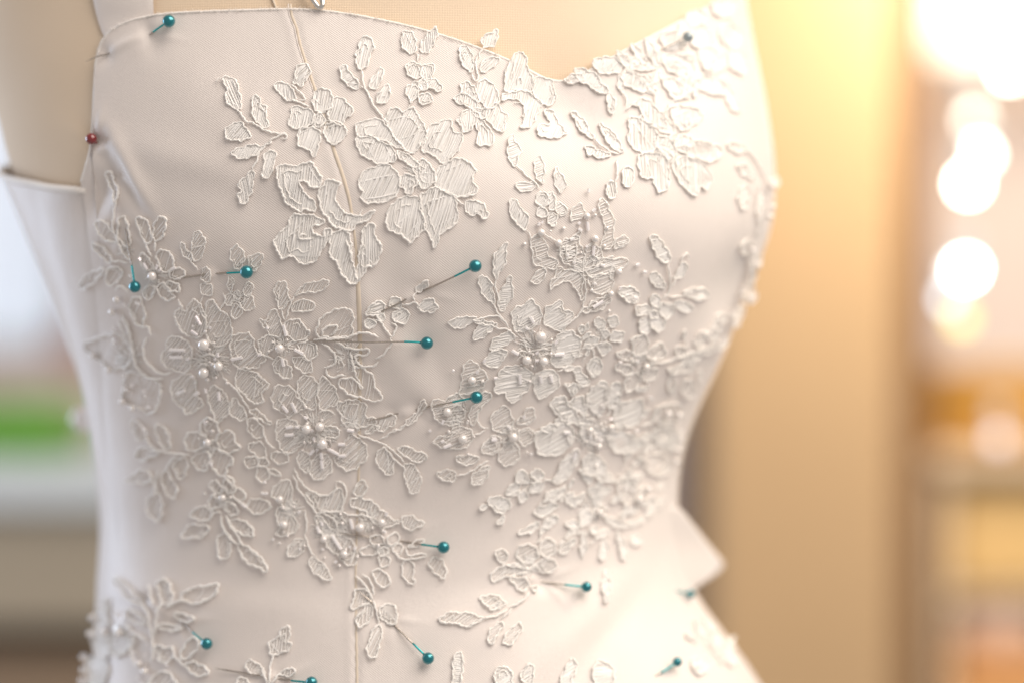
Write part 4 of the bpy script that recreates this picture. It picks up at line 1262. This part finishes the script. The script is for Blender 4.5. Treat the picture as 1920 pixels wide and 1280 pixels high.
    if pl and style in 'mo' or len(pl) > 2:
        for x0, y0, r0 in pl:
            for q_ in range(5):
                a = random.uniform(0, 6.28); d_ = random.uniform(12, 46); x, y = x0 + math.cos(a) * d_, y0 + math.sin(a) * d_
                if x > 1225 or x < 215: continue
                if random.random() < .5:
                    P, N = S([(x, y)], hgt(np.array([[x, y]])) + 0.0007); rr = random.uniform(2.4, 4.0) * KF
                    o = bpy.data.objects.new('seed_pearl', pearl_mesh()); COL.objects.link(o); o.parent = root; o.location = Vector(P[0] - org); o.scale = (rr, rr, rr)
                else:
                    L = random.uniform(4, 8); q = np.array([(x, y), (x + math.cos(a) * L, y + math.sin(a) * L)]); P, N = S(q, hgt(q) + 0.0008)
                    v, f = tube(P[0] + (P[1] - P[0]) * np.linspace(0, 1, 4)[:, None], 0.0006, N[0], 6)
                    link('bugle_bead', mesh('bugle_bead', v, f, smooth=False, origin=org), 'glass', root)
    nA += 1

# ---------------------------------------------------------------- pins
# head xy, head radius, knots (x, y, height mm above cloth), head material, label
PINS = [
 ((322, 45), 12.2, [(322, 45, 3.4), (300, 56, 1.6), (283, 64, 0.1), (268, 72, -2.4), (240, 84, -2.8), (218, 95, -2.2), (203, 102, 0.3), (186, 110, 2.0), (169, 119, 3.0)], 'teal', 'teal headed pin closest to the neckline, its tip poking out at the armhole'),
 ((179, 257), 11, [(179, 257, 3.0), (184, 268, 0.2), (196, 290, -2.0)], 'red', 'red headed pin on the armhole edge'),
 ((266, 533), 11.5, [(266, 533, 4.2), (256, 500, 2.6), (244, 460, 1.2), (236, 430, 0.1), (230, 410, -1.5)], 'teal', 'teal headed pin standing steeply beside a single pearl lace flower'),
 ((468, 507), 12.5, [(468, 507, 3.6), (440, 510, 1.6), (410, 513, 0.1), (396, 514, -0.8), (384, 515, 0.4), (340, 521, 0.9), (326, 522, 0.6)], 'teal', 'teal headed pin over the small clover shaped lace flower'),
 ((889, 495), 12, [(889, 495, 4.6), (845, 519, 2.8), (793, 546, 0.5), (768, 558, -0.6), (745, 569, 1.4), (705, 589, 0.2), (690, 597, -0.8)], 'teal', 'teal headed pin slanting up from the puckered small lace flower'),
 ((801, 638), 12, [(801, 638, 3.6), (760, 638, 2.9), (690, 638, 2.4), (640, 637, 2.0), (582, 637, 0.9), (566, 637, -0.6)], 'teal', 'teal headed pin lying level with a long bare shaft across the seam'),
 ((891, 738), 12, [(891, 738, 4.2), (840, 752, 2.2), (786, 766, 0.1), (760, 771, -0.9), (738, 777, 0.5), (700, 785, 1.2), (688, 788, 1.0)], 'teal', 'teal headed pin slanting into the fold beside the pearl set lace shell'),
 ((830, 1024), 11.7, [(830, 1024, 3.8), (790, 1019, 2.0), (754, 1014, 0.1), (720, 1009, -0.9), (690, 1005, 1.0), (632, 997, 1.6)], 'teal', 'teal headed pin through the frilly low flower with a gold glinting shaft'),
 ((397, 1206), 11.5, [(397, 1206, 3.8), (370, 1187, 2.0), (338, 1163, 0.1), (300, 1136, -1.0), (280, 1122, 0.8), (256, 1104, 1.4)], 'teal', 'teal headed pin in the lace spray of the bottom corner'),
 ((803, 1235), 11.5, [(803, 1235, 3.4), (765, 1197, 1.8), (727, 1159, 0.1), (708, 1140, -0.8), (694, 1126, 0.9), (672, 1106, 1.3)], 'teal', 'teal headed pin running diagonally from the hanging leaf tassel'),
 ((588, 1280), 11.5, [(588, 1280, 3.4), (560, 1277, 2.0), (530, 1273, 0.2), (510, 1270, -0.8), (488, 1266, 0.9), (406, 1252, 1.8)], 'teal', 'teal headed pin half cut off by the bottom edge of the picture'),
 ((1091, 1104), 10.5, [(1091, 1104, 4.0), (1060, 1098, 2.2), (1018, 1090, 0.1), (990, 1085, -1.0), (966, 1080, 0.6), (944, 1075, 1.0)], 'teal', 'teal headed pin beside the soft lace flower at the waist'),
 ((1277, 77), 10.5, [(1277, 77, 4.2), (1258, 86, 2.2), (1240, 93, 0.2), (1222, 100, -1.0)], 'grey', 'grey headed pin in the ruffled lace of the far cup'),
 ((1287, 1116), 9, [(1287, 1116, 2.0), (1275, 1110, 0.8), (1262, 1104, -1.0)], 'teal', 'dark teal pin head tucked under the waist fold'),
 ((1259, 1247), 9.5, [(1259, 1247, 3.6), (1245, 1257, 1.6), (1228, 1266, 0.0), (1215, 1272, -1.0)], 'teal', 'small blurred teal headed pin on the skirt'),
]
for (hx, hy), hr, knots, hm, label in PINS:
    K = np.array(knots, float); P, N = S(K[:, :2], K[:, 2] * 1e-3)
    path = catmull(P, False, 0.0012); Hc = P[0]; R = hr * KF
    root = empty('dressmaking_pin', tuple(Hc), label, 'pin', 'round headed pins holding the lace')
    d = path[min(6, len(path) - 1)] - path[0]; d /= np.linalg.norm(d)
    v, f = uvsphere((0, 0, 0), R, 32, 20); 
    cv, cf = tube(np.array([d * R * .86, d * R * 1.06, d * R * 1.22, d * R * 1.3]), np.array([.34, .22, .12, .09]) * R, np.array([0, -1., .01]), 12)
    v, f = cat_meshes([(v, f), (cv, cf)])
    link('pin_head', mesh('pin_head', v, f), hm, root)
    sl = np.concatenate([[0], np.cumsum(np.linalg.norm(np.diff(path, axis=0), axis=1))])
    r = np.full(len(path), 0.00034); r = np.minimum(r, 0.00004 + (sl[-1] - sl) * 0.06)
    n = np.mean(N, axis=0); v, f = tube(path, r, n, 8)
    sh = link('pin_shaft', mesh('pin_shaft', v, f, origin=Hc), 'steel', root)
    if hm == 'teal':
        m = sl < R + 0.0072
        if m.sum() > 3: v, f = tube(path[m], 0.00038, n, 8); link('reflection_neck', mesh('reflection_neck', v, f, origin=Hc), 'tealreflect', sh)

# metal hook of the hanger catching the top of the form
hk = catmull([(560, -60), (571, -30), (581, -8), (591, 8), (599, 17), (605, 15), (605, 5), (598, -12), (590, -34)], False, 3)
P, N = S(hk, 0.0016); v, f = tube(P, 0.0010, N, 10); org = P[0]
hook = empty('safety_pin', tuple(org), 'silver safety pin tip on the form above the neckline', 'safety pin')
link('wire', mesh('wire', v, f, origin=org), mat('polished_steel', (0.75, 0.72, 0.68), rough=.12, metal=1.0), hook)
# satin covered button on the laced back
P = flat_pt(np.array([[152., 786.]]), 1.05)[0]
bt = empty('covered_button', tuple(P), 'white glossy button blurred behind the side of the gown', 'button')
v, f = uvsphere((0, 0, 0), 0.0046, 20, 12); v = v * np.array([1, .6, 1.15]); link('button_dome', mesh('button_dome', v, f), 'pearl', bt)
v, f = tube(np.array([(0, 0, 0), (0.004, .004, -.002), (0.010, .006, -.004)]), .0008, np.array([0, -1., 0]), 6); link('shank', mesh('shank', v, f), 'cord', bt)

# ---------------------------------------------------------------- room behind, seen far out of focus
def at(px, py, dist): return Vector(((px - 960) * TAN * dist, CAM_Y + dist, -(py - 640) * TAN * dist))
def box_mesh(name, x0, x1, y0, y1, z0, z1, bev=0.004, org=(0, 0, 0)):
    bm = bmesh.new(); bmesh.ops.create_cube(bm, size=1)
    for v in bm.verts: v.co = Vector((x0 + (v.co.x + .5) * (x1 - x0), y0 + (v.co.y + .5) * (y1 - y0), z0 + (v.co.z + .5) * (z1 - z0))) - Vector(org)
    if bev: bmesh.ops.bevel(bm, geom=bm.edges[:], offset=min(bev, .4 * min(x1 - x0, y1 - y0, z1 - z0)), segments=3, profile=.5, affect='EDGES')
    me = bpy.data.meshes.new(name); bm.to_mesh(me); bm.free()
    me.polygons.foreach_set('use_smooth', [False] * len(me.polygons)); return me
def pbox(name, px0, px1, py0, py1, dist, depth, m, parent=None, bev=.004, org=(0, 0, 0), **kw):
    a = at(px0, py1, dist); b = at(px1, py0, dist)
    return link(name, box_mesh(name, a.x, b.x, a.y, a.y + depth, a.z, b.z, bev, org), m, parent, **kw)
M['wallw'] = mat('rose_plaster', (0.74, 0.62, 0.55), rough=.9, mottle=(3, .3, (0.70, 0.58, 0.50)))
M['wallg'] = mat('grey_plaster', (0.72, 0.66, 0.68), rough=.9)
M['oak'] = mat('honey_oak', (0.43, 0.295, 0.165), rough=.55, mottle=(9, .4, (0.39, 0.265, 0.145)))
M['gapshade'] = mat('gap_shade_brown', (0.16, 0.085, 0.035), rough=.5)  # shade of the gap beside the shelf, put into the carcass colour
M['cream'] = mat('cream_lacquer', (0.62, 0.50, 0.36), rough=.45)
M['amber'] = mat('amber_wicker', (0.46, 0.25, 0.05), rough=.6, mottle=(30, .5, (0.38, 0.19, 0.03)))
M['orange'] = mat('orange_cardboard', (0.55, 0.28, 0.11), rough=.7)
M['pink'] = mat('pale_pink_wool', (0.66, 0.50, 0.42), rough=.9)
M['white'] = mat('white_laminate', (0.50, 0.54, 0.56), rough=.4)
M['taupe'] = mat('taupe_cabinet', (0.30, 0.255, 0.19), rough=.6)
M['brown'] = mat('recess_shade_brown', (0.13, 0.085, 0.05), rough=.7)  # shade inside the cabinet recess, painted as dark brown
M['green'] = mat('lime_green_plastic', (0.10, 0.27, 0.03), rough=.5)
M['brick'] = mat('dusty_red_cloth', (0.32, 0.17, 0.14), rough=.8)
M['pane'] = mat('bright_frosted_pane', (0.8, 0.86, 0.95), rough=.6, emit=(0.70, 0.82, 1.0), estr=0.42)
M['glarepane'] = mat('added_glare_pane', (1, .95, .85), rough=.6, emit=(1.0, 0.90, 0.70), estr=1.7)  # glow added for the corner glare
M['frame'] = mat('window_frame_paint', (0.62, 0.62, 0.62), rough=.5)

wall = pbox('back_wall', -700, 2700, -700, 2200, 3.3, .05, 'wallw', kind='structure', bev=0)
wall['label'] = 'pale rose plaster wall far behind'
# honey cupboard door behind the far cup
c0 = at(1325, 1500, 2.0)
cup = empty('cupboard', tuple(c0), 'tall honey coloured wooden cupboard blurred behind the gown', 'cupboard')
pbox('door', 1325, 1684, -500, 1700, 1.98, .03, 'oak', cup, .012, c0)
pbox('carcass', 1322, 1750, -510, 1710, 2.012, .42, 'gapshade', cup, .01, c0)
dk = pbox('grey_curtain', 1120, 1326, -400, 1700, 2.6, .03, 'wallg', label='grey curtain strip between the gown and the cupboard', cat='curtain')
# added window with a glowing pane, standing in for the upper corner glare
c0 = at(1745, 200, 3.2)
win = empty('glare_window', tuple(c0), 'added glowing window standing in for glare in the upper corner', 'window')
pbox('pane', 1750, 2150, -500, 90, 3.22, .01, 'glarepane', win, 0, c0)
pbox('frame', 1735, 1752, -520, 110, 3.20, .04, 'frame', win, .003, c0)
pbox('sill', 1735, 2160, 92, 110, 3.15, .10, 'frame', win, .003, c0)
# string lights
BULB = [((1812, 505), 1.62, 11, (0.98, 1.0, 1.0)), ((1816, 345), 1.62, 11, (1.0, 0.96, 0.84)), ((1838, 290), 1.66, 6, (1.0, .97, .88)), ((1828, 225), 1.7, 2.5, (1, .93, .8)),
        ((1895, 130), 1.66, 9, (1, .97, .88)), ((1880, 40), 1.66, 8, (1, .95, .85)), ((1782, 560), 1.63, 1.6, (0.75, 0.85, 0.95)), ((1802, 597), 1.61, 1.1, (0.85, 0.72, 0.2)), ((1872, 822), 1.63, 0.5, (0.85, 0.78, 0.85))]
WHERE = ['brightest white bulb alone in the middle of the string', 'large white bulb above the lone round one', 'white bulb overlapping the one below it', 'faint cream bulb glow above the overlapping pair',
         'white bulb just under the added glare window', 'white bulb inside the glow of the added window', 'dim bluish bulb hanging below the brightest one', 'dim yellow bulb at the foot of the string', 'dim pinkish bulb low down over the cream shelf']
v, f = uvsphere((0, 0, 0), 1, 20, 12)
for k, ((x, y), d, e, c) in enumerate(BULB):
    p = at(x, y, d); o = empty('string_light', tuple(p), WHERE[k], 'light bulb', 'string lights on the far shelf')
    b = link('bulb', mesh('bulb', v * 0.0058, f), mat('bulb_glow_%d' % k, c, emit=c, estr=e * 2.0), o)
    cv, cf = tube(np.array([(0, 0, .008), (0, 0, .016), (0, 0, .024)]), [.005, .006, .005], np.array([0, -1., 0]), 10)
    link('socket', mesh('socket', cv, cf), 'frame', o)
# cream shelf unit with boxes
c0 = at(1700, 1500, 2.1)
sh = empty('storage_shelf', tuple(c0), 'cream open storage shelf blurred beside the cupboard', 'shelf')
pbox('top_board', 1742, 2150, 845, 880, 2.05, .32, 'cream', sh, .004, c0)
pbox('side_panel', 1748, 1780, 880, 1700, 2.06, .30, 'cream', sh, .004, c0)
pbox('back_board', 1775, 2150, 880, 1700, 2.20, .015, 'cream', sh, 0, c0)
pbox('shelf_board', 1775, 2150, 1105, 1125, 2.08, .26, 'cream', sh, .003, c0)
pbox('storage_box', 1788, 2080, 915, 1104, 2.075, .12, M['amber'] if False else mat('mustard_box', (0.62, 0.42, 0.18), rough=.6), label='mustard storage box on the upper shelf', cat='box', bev=.008)
pbox('storage_box', 1790, 2080, 1226, 1500, 2.075, .12, 'orange', label='burnt orange storage box low in the shelf', cat='box', bev=.008)
pbox('shelf_board', 1775, 2150, 1500, 1520, 2.08, .26, 'cream', sh, .003, c0)
p = at(1875, 1176, 2.11); v2, f2 = uvsphere((0, 0, 0), .023, 24, 14)
yb = link('yarn_ball', mesh('yarn_ball', v2 * np.array([1.9, 1, 1]), f2), 'pink', label='pale pink ball of wool between the two storage boxes', cat='yarn'); yb.location = p
# amber basket on top of the shelf
c0 = at(1860, 845, 2.15); bk = empty('basket', tuple(c0), 'amber wicker basket standing on the cream shelf', 'basket')
bm = []; rb = 0.062
for zt, rt in ((0, .85), (.02, .95), (.05, 1.02), (.072, 1.05)):
    bm.append([(rb * 1.3 * rt * math.cos(t), rb * rt * math.sin(t), zt) for t in np.linspace(0, 2 * math.pi, 33)[:-1]])
vb_ = np.array(bm).reshape(-1, 3); fb_ = grid_faces(4, 32, True) + [tuple(range(31, -1, -1))]
link('bowl', mesh('bowl', vb_, fb_), 'amber', bk)
rp = np.array([(rb * 1.37 * math.cos(t), rb * 1.05 * math.sin(t), .072) for t in np.linspace(0, 2 * math.pi, 33)[:-1]])
cv, cf = tube(rp, .004, np.array([0, 0, 1.]), 8, closed=True); link('rim', mesh('rim', cv, cf), 'amber', bk)
# near side: window, worktop, cabinet, green tub
c0 = at(-200, 720, 3.0)
w2 = empty('cool_window', tuple(c0), 'pale bluish window behind the side of the gown', 'window')
pbox('pane', -400, 118, -300, 640, 3.0, .01, 'pane', w2, 0, c0); pbox('frame', 119, 150, -320, 660, 2.98, .05, 'frame', w2, .004, c0); pbox('mullion', 40, 58, -300, 640, 2.97, .02, 'frame', w2, .003, c0)
pbox('sill', -400, 152, 641, 664, 2.90, .12, 'white', w2, .004, c0)
pbox('folded_cloth', 92, 175, 600, 690, 2.55, .10, 'brick', label='folded dusty red cloth by the bluish window', cat='cloth', bev=.02)
pbox('plastic_tub', -80, 118, 752, 868, 1.98, .14, 'green', label='lime green tub on the white worktop', cat='tub', bev=.012)
c0 = at(-300, 1500, 1.9)
cb = empty('cabinet', tuple(c0), 'taupe cabinet with a white worktop behind the side of the gown', 'cabinet')
pbox('worktop', -400, 330, 868, 955, 1.90, .45, 'white', cb, .006, c0); pbox('carcass', -390, 320, 956, 1175, 1.92, .42, 'taupe', cb, .004, c0)
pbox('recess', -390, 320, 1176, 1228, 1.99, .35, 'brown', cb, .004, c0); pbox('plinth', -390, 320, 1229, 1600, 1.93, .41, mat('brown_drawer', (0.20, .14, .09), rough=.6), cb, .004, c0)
